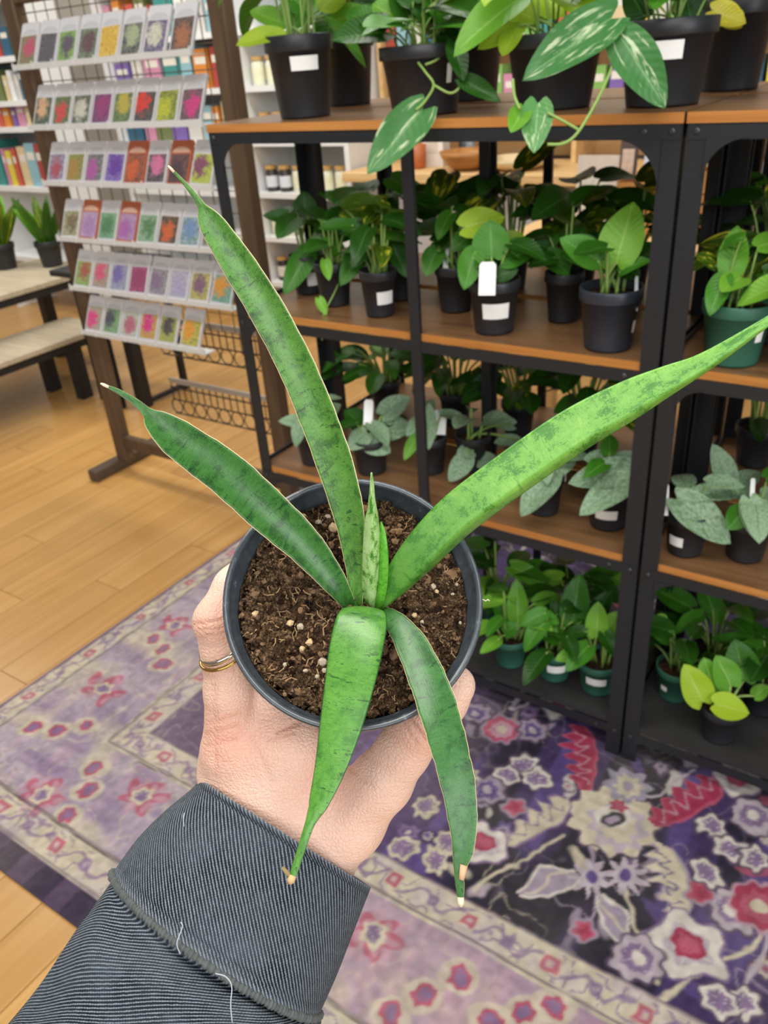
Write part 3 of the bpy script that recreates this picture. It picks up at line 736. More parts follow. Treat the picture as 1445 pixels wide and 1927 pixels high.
# ================================================================== potted plants on the shelves
def leaf_mat(name, dark, light, rib, kind='plain', rough=0.42, transl=0.22):
    t = NT('leaf_'+name); uv = t.coord('UV'); rn = t.rnd()
    sep = t.n('ShaderNodeSeparateXYZ'); t.l(uv, sep.inputs[0])
    ux = t.math('ABSOLUTE', t.math('MULTIPLY', t.math('SUBTRACT', sep.outputs[0], 0.5), 2.0))
    base = t.mix(rn, lin(dark), lin(light))
    off = t.n('ShaderNodeVectorMath', operation='ADD'); t.l(uv, off.inputs[0]); t.l(t.math('MULTIPLY', rn, 31.0), off.inputs[1])
    n = t.noise(4, off.outputs[0], 3)
    base = t.mix(t.math('MULTIPLY', n, 0.5), base, lin(light))
    # side veins running out from the midrib
    vv = t.math('SINE', t.math('MULTIPLY', t.math('SUBTRACT', sep.outputs[1], t.math('MULTIPLY', ux, 0.22)), 62.0))
    if kind in ('marble', 'yellow'):
        s = t.n('ShaderNodeVectorMath', operation='MULTIPLY'); t.l(off.outputs[0], s.inputs[0]); s.inputs[1].default_value = (7, 2.2, 1)
        k = t.ramp(t.noise(1.0, s.outputs[0], 4, 0.6, 0.6), [(0.56, (0,)*3), (0.64, (1,)*3)])
        base = t.mix(k, base, lin('#c6d8ae' if kind == 'marble' else '#d9cf3a'))
    if kind == 'silver':
        k = t.ramp(t.noise(16, off.outputs[0], 3, 0.7), [(0.42, (0,)*3), (0.56, (1,)*3)])
        base = t.mix(t.math('MULTIPLY', k, 0.7), base, lin('#a7c0a4'))
    k = t.ramp(ux, [(0.0, (1,)*3), (0.07, (0,)*3)])
    base = t.mix(t.math('MULTIPLY', k, 0.7), base, lin(rib))
    t.colr(base); t.set(rough, 0, 0.35)
    t.bump(vv, 0.15, 0.0015)
    tr = t.n('ShaderNodeBsdfTranslucent'); t.l(t.mix(1.0, base, (0.9, 1.0, 0.5), 'MULTIPLY'), tr.inputs[0])
    mx = t.n('ShaderNodeMixShader'); mx.inputs[0].default_value = transl
    out = t.t.nodes['Material Output']
    t.l(t.b.outputs[0], mx.inputs[1]); t.l(tr.outputs[0], mx.inputs[2]); t.l(mx.outputs[0], out.inputs[0])
    return t.m
LM = dict(
    dark=leaf_mat('dark', '#1b420c', '#2d6016', '#55883a'),
    mid=leaf_mat('mid', '#2f6a14', '#4a8a26', '#80b256'),
    bright=leaf_mat('bright', '#549226', '#78b036', '#a8cc66'),
    lime=leaf_mat('lime', '#8fb81e', '#b6d43a', '#cfe07a', transl=0.35),
    olive=leaf_mat('olive', '#2c4c0c', '#4a6c14', '#8a9a3a', 'yellow'),
    yellow=leaf_mat('yellow', '#a8a824', '#cfc640', '#d8d880', 'yellow'),
    marble=leaf_mat('marble', '#356f38', '#5a9450', '#8ab878', 'marble'),
    silver=leaf_mat('silver', '#4a7046', '#7a9c72', '#4f7a4a', 'silver', 0.5),
    snake=leaf_mat('snake', '#2a5216', '#4c7420', '#284c1c'),
)
def leaf_mesh(shape, droop, name='leaf', NU=8, NV=12):
    vs = []; uvs = []
    for j in range(NV+1):
        s = j/NV
        if shape == 'heart': wd = (max(s, 0.0)+0.03)**0.42*(1-s)**0.78*2.1
        elif shape == 'oval': wd = (s+0.01)**0.55*(1-s)**0.55*1.95
        else: wd = (s+0.005)**0.62*(1-s)**0.72*2.35
        wd = min(wd, 1.0)*0.5
        for i in range(NU+1):
            u = i/NU*2-1
            x = u*wd
            lobe = 0.13*(1-s)**5*min(1, abs(u)*1.6) if shape == 'heart' else 0
            y = s-lobe
            z = 0.16*abs(u)**1.3*wd*2*0.5 - droop*s*s + 0.012*math.sin(9*s+3*u)
            vs.append((x, y, z)); uvs.append((i/NU, s))
    fs = [(j*(NU+1)+i, j*(NU+1)+i+1, (j+1)*(NU+1)+i+1, (j+1)*(NU+1)+i) for j in range(NV) for i in range(NU)]
    me = bpy.data.meshes.new(name); me.from_pydata(vs, [], fs)
    ul = me.uv_layers.new()
    for l_ in me.loops: ul.data[l_.index].uv = uvs[l_.vertex_index]
    me.polygons.foreach_set('use_smooth', [True]*len(me.polygons)); me.update()
    return me
LEAF = {}
def get_leaf(shape, style, k):
    key = (shape, style, k)
    if key not in LEAF:
        me = leaf_mesh(shape, (0.10, 0.22, 0.36)[k]); me.materials.append(LM[style]); LEAF[key] = me
    return LEAF[key]
M_STEM = plain('#86a552', 0.5, 0, 0.25, 20); M_STEMD = plain('#56803a', 0.5, 0, 0.25, 20)
M_SOIL = NT('potting_soil')
_n = M_SOIL.noise(180, M_SOIL.coord(), 4, 0.7); M_SOIL.colr(M_SOIL.ramp(_n, [(0.35, lin('#1d1511')), (0.55, lin('#3c2b20')), (0.72, lin('#7a5f45'))])); M_SOIL.bump(_n, 0.9, 0.004); M_SOIL = M_SOIL.set(0.95, 0, 0.1)
M_POT = {'k': plain('#26282c', 0.42, 0, 0.12, 30), 'g': plain('#2f6350', 0.5, 0, 0.12, 30), 'b': plain('#2c323c', 0.4, 0, 0.12, 30)}
M_STICK = NT('price_sticker'); _b = M_STICK.n('ShaderNodeTexBrick'); _b.inputs['Scale'].default_value = 60
_s = M_STICK.ramp(M_STICK.noise(60, M_STICK.coord('Generated'), 2), [(0.62, lin('#f2f2f0')), (0.70, lin('#b9b9bd'))]); M_STICK.t.nodes.remove(_b); M_STICK.colr(_s); M_STICK = M_STICK.set(0.45)
pot_me = {}
def pot_mesh(r, h, c):
    key = (round(r, 4), round(h, 4), c)
    if key not in pot_me:
        me = MB().lathe([(r*0.70, 0.003), (r*0.74, 0), (r*0.755, 0.004), (r*0.92, h*0.80), (r*0.985, h*0.805), (r*1.0, h*0.82), (r*1.0, h*0.985), (r*0.985, h), (r*0.94, h), (r*0.925, h*0.985), (r*0.90, h*0.78)], 32, True).mesh('pot', True)
        me.materials.append(M_POT[c]); pot_me[key] = me
        so = MB()
        prof = [(r*0.91, h*0.86), (r*0.6, h*0.875), (r*0.3, h*0.88), (0.001, h*0.885)]
        so.lathe(prof, 20); sm = so.mesh('soil', True); sm.materials.append(M_SOIL); pot_me[key+('s',)] = sm
    return pot_me[key], pot_me[key+('s',)]
def stem_obj(root, a, b, rad, mat, bow=0.25):
    a = np.asarray(a); b = np.asarray(b); L = np.linalg.norm(b-a)
    out = b-a; out[2] = 0
    mid = (a+b)/2+np.array([0, 0, bow*L])-out*0.12
    pts = [(1-t_)**2*a+2*t_*(1-t_)*mid+t_*t_*b for t_ in np.linspace(0, 1, 7)]
    P0 = np.array(root.location)
    return MB().tube([p-P0 for p in pts], [rad*1.25, rad*1.15, rad*1.05, rad, rad*0.95, rad*0.9, rad*0.85], 6).build('stem', mat, root, None, True)
def leaf_obj(root, b, tip, width, shape, style, nrm, k=0):
    b = np.asarray(b); tip = np.asarray(tip); d = tip-b; L = np.linalg.norm(d); dy = d/L
    n = np.asarray(nrm, float); n = n-dy*(n@dy); n = unit(n); x = np.cross(dy, n)
    o = bpy.data.objects.new('leaf', get_leaf(shape, style, k)); col.objects.link(o); o.parent = root
    set_matrix(o, x*width, dy*L, n*L, b-np.array(root.location)); return o
UPW = np.array([0, 0, 1.0])
def plant(label, base, dia, h, pot='k', leaves=(), auto=None, sticker=None, ptag=None, group=None, seed=1, shape='heart', stemmat=None, name='potted_plant', rad=0.0022):
    P = np.asarray(base, float); P = P+np.array([0, 0, 0.0006])
    root = thing(name, label, 'plant', P, 0, group)
    r = dia/2; pm, sm = pot_mesh(r, h, pot)
    po = bpy.data.objects.new('pot', pm); col.objects.link(po); po.parent = root
    so = bpy.data.objects.new('soil', sm); col.objects.link(so); so.parent = root
    rr = random.Random(seed); dep = depth(P+np.array([0, 0, h]))
    tocam = unit(CAM-P); soil = P+np.array([0, 0, h*0.87]); stemmat = stemmat or M_STEM
    az = math.atan2(tocam[1], tocam[0])
    if sticker:
        da, wa, z0, z1 = sticker
        b = MB(); n = 7; vs = []
        for q, z in ((0, z0), (1, z1)):
            for i in range(n):
                a = az+math.radians(da-wa/2+wa*i/(n-1)); fr = z
                rr_ = r*((0.755+(0.92-0.755)*z/0.8) if z < 0.8 else 1.0)+0.0009
                vs.append((rr_*math.cos(a), rr_*math.sin(a), h*z))
        b.add(vs, [(i, i+1, n+i+1, n+i) for i in range(n-1)])
        b.build('price_sticker', M_STICK, po, None, True)
    if ptag:
        tx, y0, y1, wpx, dd = ptag
        A = at(tx, y1, dep+dd); B = at(tx+2, y0, dep+dd-0.004); wd = wpx*dep/FPX
        d = B-A; L = np.linalg.norm(d); d = d/L; nn = unit(tocam-d*(tocam@d)); xx = np.cross(d, nn)
        w2 = 0.5; me = MB().prism([(-w2, 0), (w2, 0), (w2, 0.9), (w2*0.7, 1), (-w2*0.7, 1), (-w2, 0.9)], 0, 0.0008).mesh('plant_tag')
        me.materials.append(M_STICK)
        o = bpy.data.objects.new('plant_tag', me); col.objects.link(o); o.parent = root
        set_matrix(o, xx*wd, d*L, nn, A-P)
    for lf in leaves:
        bx, by, tx, ty, wpx, style = lf[:6]; dd = lf[6] if len(lf) > 6 else 0.0; shp = lf[7] if len(lf) > 7 else shape
        B = at(bx, by, dep+dd); T = at(tx, ty, dep+dd-(lf[8] if len(lf) > 8 else 0.012))
        nn = 0.8*tocam+0.5*UPW+0.25*np.array([rr.uniform(-1, 1), rr.uniform(-1, 1), 0])
        leaf_obj(root, B, T, wpx*dep/FPX, shp, style, nn, 0)
        a = rr.uniform(0, 6.28); sp = soil+np.array([math.cos(a), math.sin(a), 0])*r*0.3
        if not (len(lf) > 9 and lf[9] == 'vine'): stem_obj(root, sp, B, rad*(dep/1.4), stemmat)
    if auto:
        n, hh, spd, styles, ln, asp = auto[:6]; shp = auto[6] if len(auto) > 6 else shape
        front = auto[7] if len(auto) > 7 else 0.0
        for i in range(n):
            a = 2*math.pi*(i*0.381966)+rr.uniform(-0.4, 0.4)
            q = rr.uniform(0.25, 1.0); hz = hh*rr.uniform(0.35, 1.0)*(1.15-0.45*q)
            o_ = np.array([math.cos(a), math.sin(a), 0]); o_ = o_+front*np.array([tocam[0], tocam[1], 0])
            B = soil+o_*spd*q*0.75+UPW*hz
            el = rr.uniform(-0.55, 0.75)*(1.2-q)
            d = unit(o_*math.cos(el)+UPW*math.sin(el)+0.3*np.array([rr.uniform(-1, 1), rr.uniform(-1, 1), 0]))
            L = ln*rr.uniform(0.75, 1.15)
            nn = UPW+0.55*tocam+0.4*np.array([rr.uniform(-1, 1), rr.uniform(-1, 1), 0])
            if abs(unit(nn)@d) > 0.95: nn = tocam
            leaf_obj(root, B, B+d*L, L*asp*rr.uniform(0.85, 1.1), shp, rr.choice(styles), nn, rr.choice((0, 1, 2)))
            sp = soil+np.array([math.cos(a), math.sin(a), 0])*r*rr.uniform(0.1, 0.55)
            stem_obj(root, sp, B, rad*0.85*(dep/1.4), stemmat)
    return root
def vine(root, pts, rad=0.0022, mat=None):
    dep = depth(np.array(root.location))
    P = [at(x, y, dep+dd)-np.array(root.location) for x, y, dd in pts]
    return MB().tube(catmull(P, 5*len(P)), rad, 6).build('vine', mat or M_STEM, root, None, True)
G1, G2, G3, G4 = 'plants on the top tier', 'plants on the second tier', 'plants on the third tier', 'plants on the bottom tier'
def top(x, y): return (x, y, ZT)

# ---- top tier (large pots)
def topx(px, Y): # point on the top board whose picture column is px
    A = ony(px, 215, Y); return (A[0], Y, ZT)
plant('lime leafed plant in black pot with white sticker, leftmost on the top tier', topx(575, 0.10), 0.128, 0.138, 'k', [
    (540,62,443,78,40,'lime',-0.02,'lance'), (545,50,470,15,46,'bright',0.0,'lance'), (585,30,520,-40,60,'mid',0.0,'lance'), (610,30,690,118,26,'bright',0.0,'lance'), (620,40,700,20,50,'bright',0.03,'lance'), (600,20,650,-30,70,'lime',0.0,'lance')],
    (14, 0.20, 0.07, ['lime', 'bright', 'mid'], 0.15, 0.45, 'lance'), (8, 52, 0.58, 0.75), None, G1, 3, 'lance')
plant('dark leafed plant in plain black pot behind the lime leafed one', topx(660, 0.40), 0.125, 0.14, 'k', [],
    (16, 0.16, 0.08, ['dark', 'mid', 'dark'], 0.13, 0.5, 'lance'), None, None, G1, 4, 'lance')
p = plant('trailing pothos in wide black pot with two small stickers, top tier', topx(800, 0.085), 0.150, 0.106, 'k', [
    (815,30,760,-10,50,'dark'), (850,40,800,-20,60,'mid'), (760,40,700,5,60,'bright',0.03,'lance'), (720,50,650,20,60,'mid',0.04,'lance'), (880,60,940,20,55,'bright',0.03), (835,60,870,110,44,'dark',-0.02), (770,30,740,-30,60,'dark',0.02)],
    (16, 0.13, 0.09, ['dark', 'mid', 'dark', 'marble'], 0.09, 0.7), (40, 9, 0.45, 0.72), None, G1, 5)
vine(p, [(785,85,-0.06),(783,110,-0.09),(800,135,-0.11),(816,160,-0.12),(800,190,-0.13),(783,207,-0.13)])
vine(p, [(800,122,-0.10),(822,112,-0.10),(850,85,-0.10)]); vine(p, [(816,160,-0.12),(845,175,-0.12),(862,168,-0.12),(872,150,-0.12)])
for bx, by, tx, ty, wp, st in ((795,207,692,320,88,'marble'), (855,80,872,148,46,'dark'), (870,150,942,188,40,'dark')):
    B = at(bx, by, depth(np.array(p.location))-0.125); T = at(tx, ty, depth(np.array(p.location))-0.14)
    leaf_obj(p, B, T, wp*1.15/FPX, 'heart', st, unit(CAM-B)*0.9+0.35*UPW, 0)
plant('dark leafed plant in black pot behind the trailing pothos', topx(890, 0.40), 0.13, 0.13, 'k', [], (16, 0.15, 0.09, ['dark', 'mid', 'bright', 'dark'], 0.12, 0.5, 'lance'), None, None, G1, 6)
plant('neon yellow green plant in large black pot, top tier centre', topx(1040, 0.125), 0.158, 0.108, 'k', [
    (990,50,900,85,42,'lime',-0.02,'lance'), (975,50,945,100,46,'lime',-0.03,'lance'), (1010,40,930,-5,60,'lime',0.0,'lance'), (1060,30,1000,-40,70,'lime',0.0,'lance'), (1090,30,1150,-20,60,'bright',0.0,'lance'), (940,35,885,30,36,'bright',0.03,'lance')],
    (16, 0.15, 0.10, ['lime', 'lime', 'bright'], 0.14, 0.5, 'lance'), None, None, G1, 7, 'lance')
p = plant('marbled pothos in black pot with white sticker, top tier beside the seam', topx(1243, 0.115), 0.142, 0.114, 'k', [
    (1210,30,1180,-30,60,'dark'), (1280,30,1330,-20,60,'olive',0.02), (1300,40,1290,-30,50,'dark')],
    (14, 0.12, 0.10, ['dark', 'mid', 'marble'], 0.09, 0.7), (-3, 48, 0.55, 0.76), None, G1, 8)
vine(p, [(1215,50,-0.05),(1190,60,-0.09),(1166,75,-0.12),(1155,115,-0.13),(1140,155,-0.14),(1115,205,-0.15),(1085,252,-0.15),(1060,270,-0.15),(1030,272,-0.15)])
vine(p, [(1090,245,-0.15),(1060,228,-0.15),(1030,212,-0.15)]); vine(p, [(965,150,-0.13),(968,180,-0.14),(978,205,-0.15)])
for bx, by, tx, ty, wp, st in ((1150,35,988,140,92,'marble'), (1168,70,1252,197,82,'marble'), (1012,195,1005,282,62,'marble'), (985,205,962,245,42,'bright')):
    B = at(bx, by, depth(np.array(p.location))-0.135); T = at(tx, ty, depth(np.array(p.location))-0.15)
    leaf_obj(p, B, T, wp*1.1/FPX, 'heart', st, unit(CAM-B)*0.9+0.35*UPW, 0)
plant('yellowing plant in black pot on the top tier behind the seam', topx(1365, 0.40), 0.125, 0.14, 'k', [
    (1370,30,1395,50,40,'yellow',-0.05), (1340,20,1405,40,46,'yellow',-0.06)], (12, 0.14, 0.09, ['yellow', 'bright', 'lime'], 0.1, 0.6), None, None, G1, 9)
plant('black pot of dark leaves with small sticker at the top right edge', (1.085, 0.10, ZT), 0.120, 0.112, 'k', [], (14, 0.15, 0.09, ['dark', 'mid'], 0.1, 0.65), (36, 26, 0.42, 0.72), None, G1, 10)

# ---- second tier
def S(px, py): return onz(px, py, Z2)
plant('heart leafed plant in black pot with sticker, far left of second tier', S(585, 549), 0.088, 0.085, 'k', [
    (575,412,571,358,48,'dark'), (560,414,494,402,32,'dark'), (582,472,534,552,46,'mid',-0.03), (600,430,640,400,40,'mid')], (6, 0.12, 0.07, ['dark', 'mid'], 0.07, 0.7), (12, 40, 0.25, 0.6), (606, 452, 500, 13, 0.0), G2, 21)
p = plant('trailing heart leafed plant in black pot near the left post, second tier', S(632, 572), 0.082, 0.092, 'k', [
    (690,455,640,535,46,'mid',-0.03), (622,440,690,425,48,'dark',0.02), (612,490,619,526,22,'bright',-0.05), (640,470,600,450,40,'mid')], (7, 0.13, 0.06, ['dark', 'mid'], 0.07, 0.7), None, None, G2, 22)
vine(p, [(640,520,-0.04),(632,545,-0.06),(612,585,-0.07),(604,612,-0.075),(606,640,-0.075)], 0.0014)
B = at(600, 562, depth(np.array(p.location))-0.07); leaf_obj(p, B, at(614, 592, depth(np.array(p.location))-0.075), 0.022, 'heart', 'bright', unit(CAM-B), 0)
plant('broad olive leafed plant in black pot with sticker left of the middle post', S(716, 592), 0.076, 0.092, 'k', [
    (650,395,735,385,62,'olive',0.03), (700,430,762,395,50,'olive',0.02), (690,440,640,420,46,'dark'), (735,450,765,520,40,'dark',0.02), (700,455,660,500,44,'dark',0.0)], (8, 0.15, 0.06, ['olive', 'dark', 'mid'], 0.075, 0.65), (22, 60, 0.30, 0.58), None, G2, 23)
plant('dark leafed plant in black pot hidden behind the middle post, second tier', S(755, 560), 0.085, 0.085, 'k', [(790,400,850,370,50,'dark',0.05)], (9, 0.17, 0.08, ['dark', 'olive'], 0.09, 0.6), None, None, G2, 24)
plant('small round leafed plant in black pot behind the tagged plant, second tier', S(858, 583), 0.082, 0.092, 'k', [
    (822,470,800,517,42,'mid',-0.01), (815,455,860,440,34,'dark'), (835,440,875,400,40,'mid',0.02)], (6, 0.12, 0.05, ['dark', 'mid'], 0.065, 0.75), None, (838, 465, 505, 10, 0.0), G2, 25)
plant('heart leafed plant in black pot with tall white tag and sticker, second tier', S(930, 622), 0.096, 0.098, 'k', [
    (872,428,950,405,60,'lime',0.0), (925,482,922,412,70,'mid',-0.02), (893,474,873,542,48,'mid',-0.035), (946,492,1012,462,50,'mid',-0.02), (935,520,975,505,34,'dark',-0.02), (885,440,850,470,40,'dark',0.02), (950,460,985,440,40,'lime',0.03)],
    (4, 0.10, 0.05, ['dark', 'mid'], 0.06, 0.7), (4, 68, 0.33, 0.62), (916, 493, 556, 30, -0.055), G2, 26)
plant('heart leafed plant in plain black pot between two front pots, second tier', S(1059, 602), 0.074, 0.092, 'k', [
    (1030,478,1072,515,46,'mid',-0.02), (1040,470,1000,455,44,'dark'), (1060,460,1100,430,50,'dark',0.02)], (7, 0.13, 0.06, ['dark', 'mid'], 0.07, 0.7), None, None, G2, 27)
plant('plant with one large upright leaf in dark blue pot near the seam, second tier', S(1143, 652), 0.106, 0.104, 'b', [
    (1160,494,1190,376,84,'bright',-0.02), (1125,490,1056,446,56,'mid',-0.02), (1168,500,1205,520,40,'dark',0.0), (1110,480,1090,440,50,'dark',0.03)],
    (4, 0.10, 0.05, ['dark', 'mid'], 0.06, 0.7), (62, 10, 0.3, 0.5), (1196, 520, 585, 6, -0.01), G2, 28, 'heart', None, 'potted_plant', 0.0034)
for i, (px, py, lb, st) in enumerate(((800, 545, 'dark leafed plant in rear row, left of the tall white tag', ['dark', 'olive']), (960, 540, 'dark leafed plant in rear row above the tall white tag', ['dark', 'olive', 'dark']), (1085, 545, 'dark leafed plant in rear row left of the large upright leaf', ['dark', 'olive']), (1180, 556, 'dark broad leafed plant in rear row behind the large upright leaf', ['dark', 'olive', 'dark']), (690, 530, 'dark leafed plant in rear row at the left, second tier', ['dark', 'mid']))):
    plant(lb, {800: (0.33, 0.375, Z2), 690: (0.13, 0.375, Z2)}.get(px, S(px, py)), 0.085, 0.085, 'k', [], (13, 0.185, 0.10, st, 0.105, 0.66), None, None, G2, 40+i)
plant('heart leafed plant in green pot on the right unit, second tier', S(1375, 678), 0.108, 0.098, 'g', [
    (1375,515,1388,422,54,'bright',-0.01), (1362,522,1335,590,44,'mid',-0.03), (1345,500,1312,478,38,'olive',0.0), (1400,560,1446,540,36,'mid',-0.02), (1415,480,1445,450,50,'dark',0.03)],
    (5, 0.11, 0.05, ['mid', 'dark', 'bright'], 0.06, 0.7), (48, 16, 0.42, 0.70), None, G2, 29)
plant('dark leafed plant in black pot behind the green pot, right unit', (1.01, 0.40, Z2), 0.095, 0.095, 'k', [], (12, 0.19, 0.09, ['dark', 'mid', 'dark'], 0.09, 0.66), None, None, G2, 30)
plant('plant in black pot at the right picture edge, second tier', (1.12, 0.07, Z2), 0.095, 0.095, 'k', [], (9, 0.12, 0.07, ['mid', 'bright'], 0.07, 0.66), None, None, G2, 31)
plant('dark leafed plant in rear row just right of the seam, second tier', (1.03, 0.185, Z2), 0.085, 0.085, 'k', [], (11, 0.20, 0.08, ['dark', 'olive'], 0.10, 0.66), None, None, G2, 32)

# ---- third tier
def U(px, py): return onz(px, py, Z3)
SV = ['silver', 'silver', 'mid']
plant('silver leafed plant in black pot with sticker, far left of third tier', U(592, 868), 0.082, 0.085, 'k', [
    (578,795,524,790,30,'silver'), (590,790,640,760,40,'silver')], (5, 0.09, 0.06, ['silver', 'dark'], 0.06, 0.7), (25, 44, 0.25, 0.50), None, G3, 51)
plant('silver leafed plant in black pot with blue white tag, third tier', U(700, 885), 0.088, 0.085, 'k', [
    (690,830,735,850,44,'silver',-0.02), (680,800,650,770,48,'dark',0.0), (720,780,770,745,44,'silver',0.0), (720,810,775,800,50,'silver',0.0), (690,815,655,845,40,'silver',-0.02)],
    (4, 0.10, 0.06, ['silver', 'dark'], 0.07, 0.7), None, (692, 752, 800, 17, -0.01), G3, 52)
plant('silver leafed plant in black pot with white tag right of the middle post', U(812, 885), 0.076, 0.088, 'k', [
    (800,770,808,845,36,'silver',-0.03), (785,820,760,865,24,'bright',-0.03)], (3, 0.09, 0.05, ['silver'], 0.06, 0.7), None, (826, 772, 818, 24, -0.01), G3, 53)
plant('silver leafed plant in black pot partly hidden by the big leaf, third tier', U(890, 880), 0.08, 0.085, 'k', [
    (880,860,845,905,40,'silver',-0.03), (890,850,860,850,34,'silver',-0.02), (900,870,935,860,36,'silver',0.0), (965,800,915,790,34,'silver',0.05), (975,830,930,830,34,'silver',0.04)],
    (3, 0.08, 0.06, ['silver'], 0.06, 0.7), None, None, G3, 54)
plant('silver leafed plant in black pot with one hanging leaf, third tier', U(1022, 960), 0.082, 0.085, 'k', [
    (1040,895,978,968,58,'silver',-0.04), (1030,885,1085,860,50,'silver',0.0), (1010,880,960,860,40,'silver',0.0)], (4, 0.09, 0.06, SV, 0.06, 0.7), None, (1058, 875, 905, 12, 0.0), G3, 55)
plant('broad silver leafed plant in black pot with sticker beside the seam', U(1143, 985), 0.092, 0.085, 'k', [
    (1190,885,1072,905,62,'silver',-0.02), (1185,900,1090,965,60,'silver',-0.04), (1165,880,1195,850,46,'silver',0.0), (1150,870,1100,860,46,'silver',0.0)],
    (3, 0.08, 0.06, ['silver', 'mid'], 0.06, 0.7), (-6, 62, 0.34, 0.58), (1182, 890, 925, 26, -0.03), G3, 56)
for i, (px, py, lb) in enumerate(((728, 770, 'green leafed plant in rear row at the left of the third tier'), (858, 795, 'dark green plant in rear row right of the middle post, third tier'), (975, 815, 'dark green plant in rear row at the centre of the third tier'), (1095, 850, 'dark green plant in rear row near the seam, third tier'))):
    plant(lb, U(px, py), 0.085, 0.088, 'k', [], (22, 0.16, 0.11, ['dark', 'olive', 'dark'] if i else ['mid', 'dark', 'mid'], 0.10, 0.55, 'lance'), None, None, G3, 60+i)
plant('silver leafed plant in black pot with sticker at the seam, right unit', U(1287, 1035), 0.082, 0.085, 'k', [
    (1275,940,1380,1022,70,'silver',-0.03), (1390,925,1270,935,46,'silver',-0.02), (1370,915,1345,835,50,'silver',0.0), (1380,920,1430,885,50,'silver',0.0)],
    (2, 0.08, 0.06, SV, 0.06, 0.7), (-28, 44, 0.28, 0.52), (1250, 910, 970, 13, -0.02), G3, 57)
plant('silver leafed plant in black pot at the right edge of the third tier', U(1400, 1045), 0.084, 0.085, 'k', [
    (1410,940,1428,1018,46,'silver',-0.03), (1400,960,1370,995,46,'mid',-0.02), (1430,930,1470,960,50,'silver')], (4, 0.09, 0.06, SV, 0.07, 0.7), None, (1415, 900, 935, 8, -0.01), G3, 58)
plant('bright green leafed plant in rear row of the right unit, third tier', U(1415, 870), 0.09, 0.09, 'k', [], (14, 0.16, 0.10, ['mid', 'dark', 'bright'], 0.085, 0.5, 'lance'), None, None, G3, 59)

# ---- bottom tier
def Bt(px, py): return onz(px, py, ZB)
plant('pothos in green pot nearest the held plant, bottom tier', Bt(960, 1243), 0.086, 0.078, 'g', [
    (975,1170,972,1090,40,'bright',-0.02), (960,1185,930,1120,40,'mid',0.0), (990,1180,1045,1140,44,'dark',0.0), (950,1190,975,1175,30,'mid',-0.03)],
    (12, 0.13, 0.10, ['mid', 'dark', 'bright', 'mid'], 0.075, 0.62), None, None, G4, 71)
plant('pothos in green pot with sticker, second on the bottom tier', Bt(1043, 1268), 0.086, 0.080, 'g', [
    (1055,1200,1000,1180,44,'mid',-0.02), (1078,1170,1090,1080,54,'mid',-0.02), (1060,1190,1040,1130,40,'dark')], (9, 0.12, 0.09, ['mid', 'dark'], 0.075, 0.62), (6, 62, 0.40, 0.66), None, G4, 72)
plant('pothos in dark green pot with sticker beside the seam, bottom tier', Bt(1123, 1292), 0.092, 0.082, 'g', [
    (1123,1195,1125,1133,42,'bright',-0.03), (1100,1225,1045,1240,34,'bright',-0.03), (1140,1190,1165,1150,36,'bright',0.0), (1120,1160,1150,1110,40,'dark',0.04)], (7, 0.11, 0.08, ['dark', 'mid'], 0.07, 0.62), (-4, 62, 0.42, 0.66), None, G4, 73)
for i, (px, py, lb) in enumerate(((935, 1170, 'leafy pothos in rear row behind the green pots, left'), (1070, 1195, 'leafy pothos in rear row behind the green pots, right'))):
    plant(lb, Bt(px, py), 0.088, 0.08, 'g', [], (16, 0.15, 0.12, ['mid', 'dark', 'bright'], 0.085, 0.6), None, None, G4, 80+i)
plant('pothos in green pot at the left of the right unit, bottom tier', Bt(1268, 1305), 0.088, 0.080, 'g', [
    (1260,1200,1222,1180,40,'mid',-0.02), (1250,1175,1232,1160,32,'bright'), (1275,1230,1310,1210,44,'mid',-0.02)], (7, 0.11, 0.09, ['dark', 'mid'], 0.075, 0.62), (-35, 22, 0.36, 0.52), None, G4, 74)
plant('neon pothos in black pot leaning forward, bottom tier of the right unit', Bt(1350, 1382), 0.084, 0.080, 'k', [
    (1322,1320,1290,1252,58,'lime',-0.03), (1345,1325,1412,1340,54,'lime',-0.05), (1375,1290,1350,1235,56,'bright',-0.02), (1400,1280,1385,1205,66,'mid',0.0), (1345,1300,1325,1240,54,'bright',-0.01), (1420,1310,1446,1290,30,'bright',0.0)],
    None, None, None, G4, 75)
plant('dark pothos in rear row of the right unit, bottom tier', (1.035, 0.24, ZB), 0.09, 0.08, 'k', [], (15, 0.14, 0.12, ['dark', 'mid', 'dark'], 0.09, 0.62), None, None, G4, 76)
plant('dark pothos at the right picture edge, bottom tier', Bt(1430, 1330), 0.09, 0.08, 'k', [], (9, 0.12, 0.08, ['dark', 'mid'], 0.08, 0.62), None, None, G4, 77)

# ---- snake plants on the bench
def snake(label, base, dia, h, n, hh, seed):
    P = np.asarray(base, float)+np.array([0, 0, 0.0006])
    root = thing('potted_snake_plant', label, 'plant', P, 0, 'snake plants on the bench'); rr = random.Random(seed)
    pm, sm = pot_mesh(dia/2, h, 'k')
    for nm, me in (('pot', pm), ('soil', sm)):
        o = bpy.data.objects.new(nm, me); col.objects.link(o); o.parent = root
    so = P+np.array([0, 0, h*0.86])
    for i in range(n):
        a = i*2.4+rr.uniform(-.3, .3); o_ = np.array([math.cos(a), math.sin(a), 0])
        B = so+o_*0.02; d = unit(UPW+o_*rr.uniform(0.15, 0.6)); L = hh*rr.uniform(0.7, 1.1)
        leaf_obj(root, B, B+d*L, 0.05, 'lance', rr.choice(('snake', 'snake', 'olive', 'bright')), -o_*0.3+unit(CAM-P), rr.choice((0, 1)))
snake('snake plant in black pot on the bench, cut by the left edge', onz(14, 505, 0.51), 0.13, 0.125, 9, 0.26, 1)
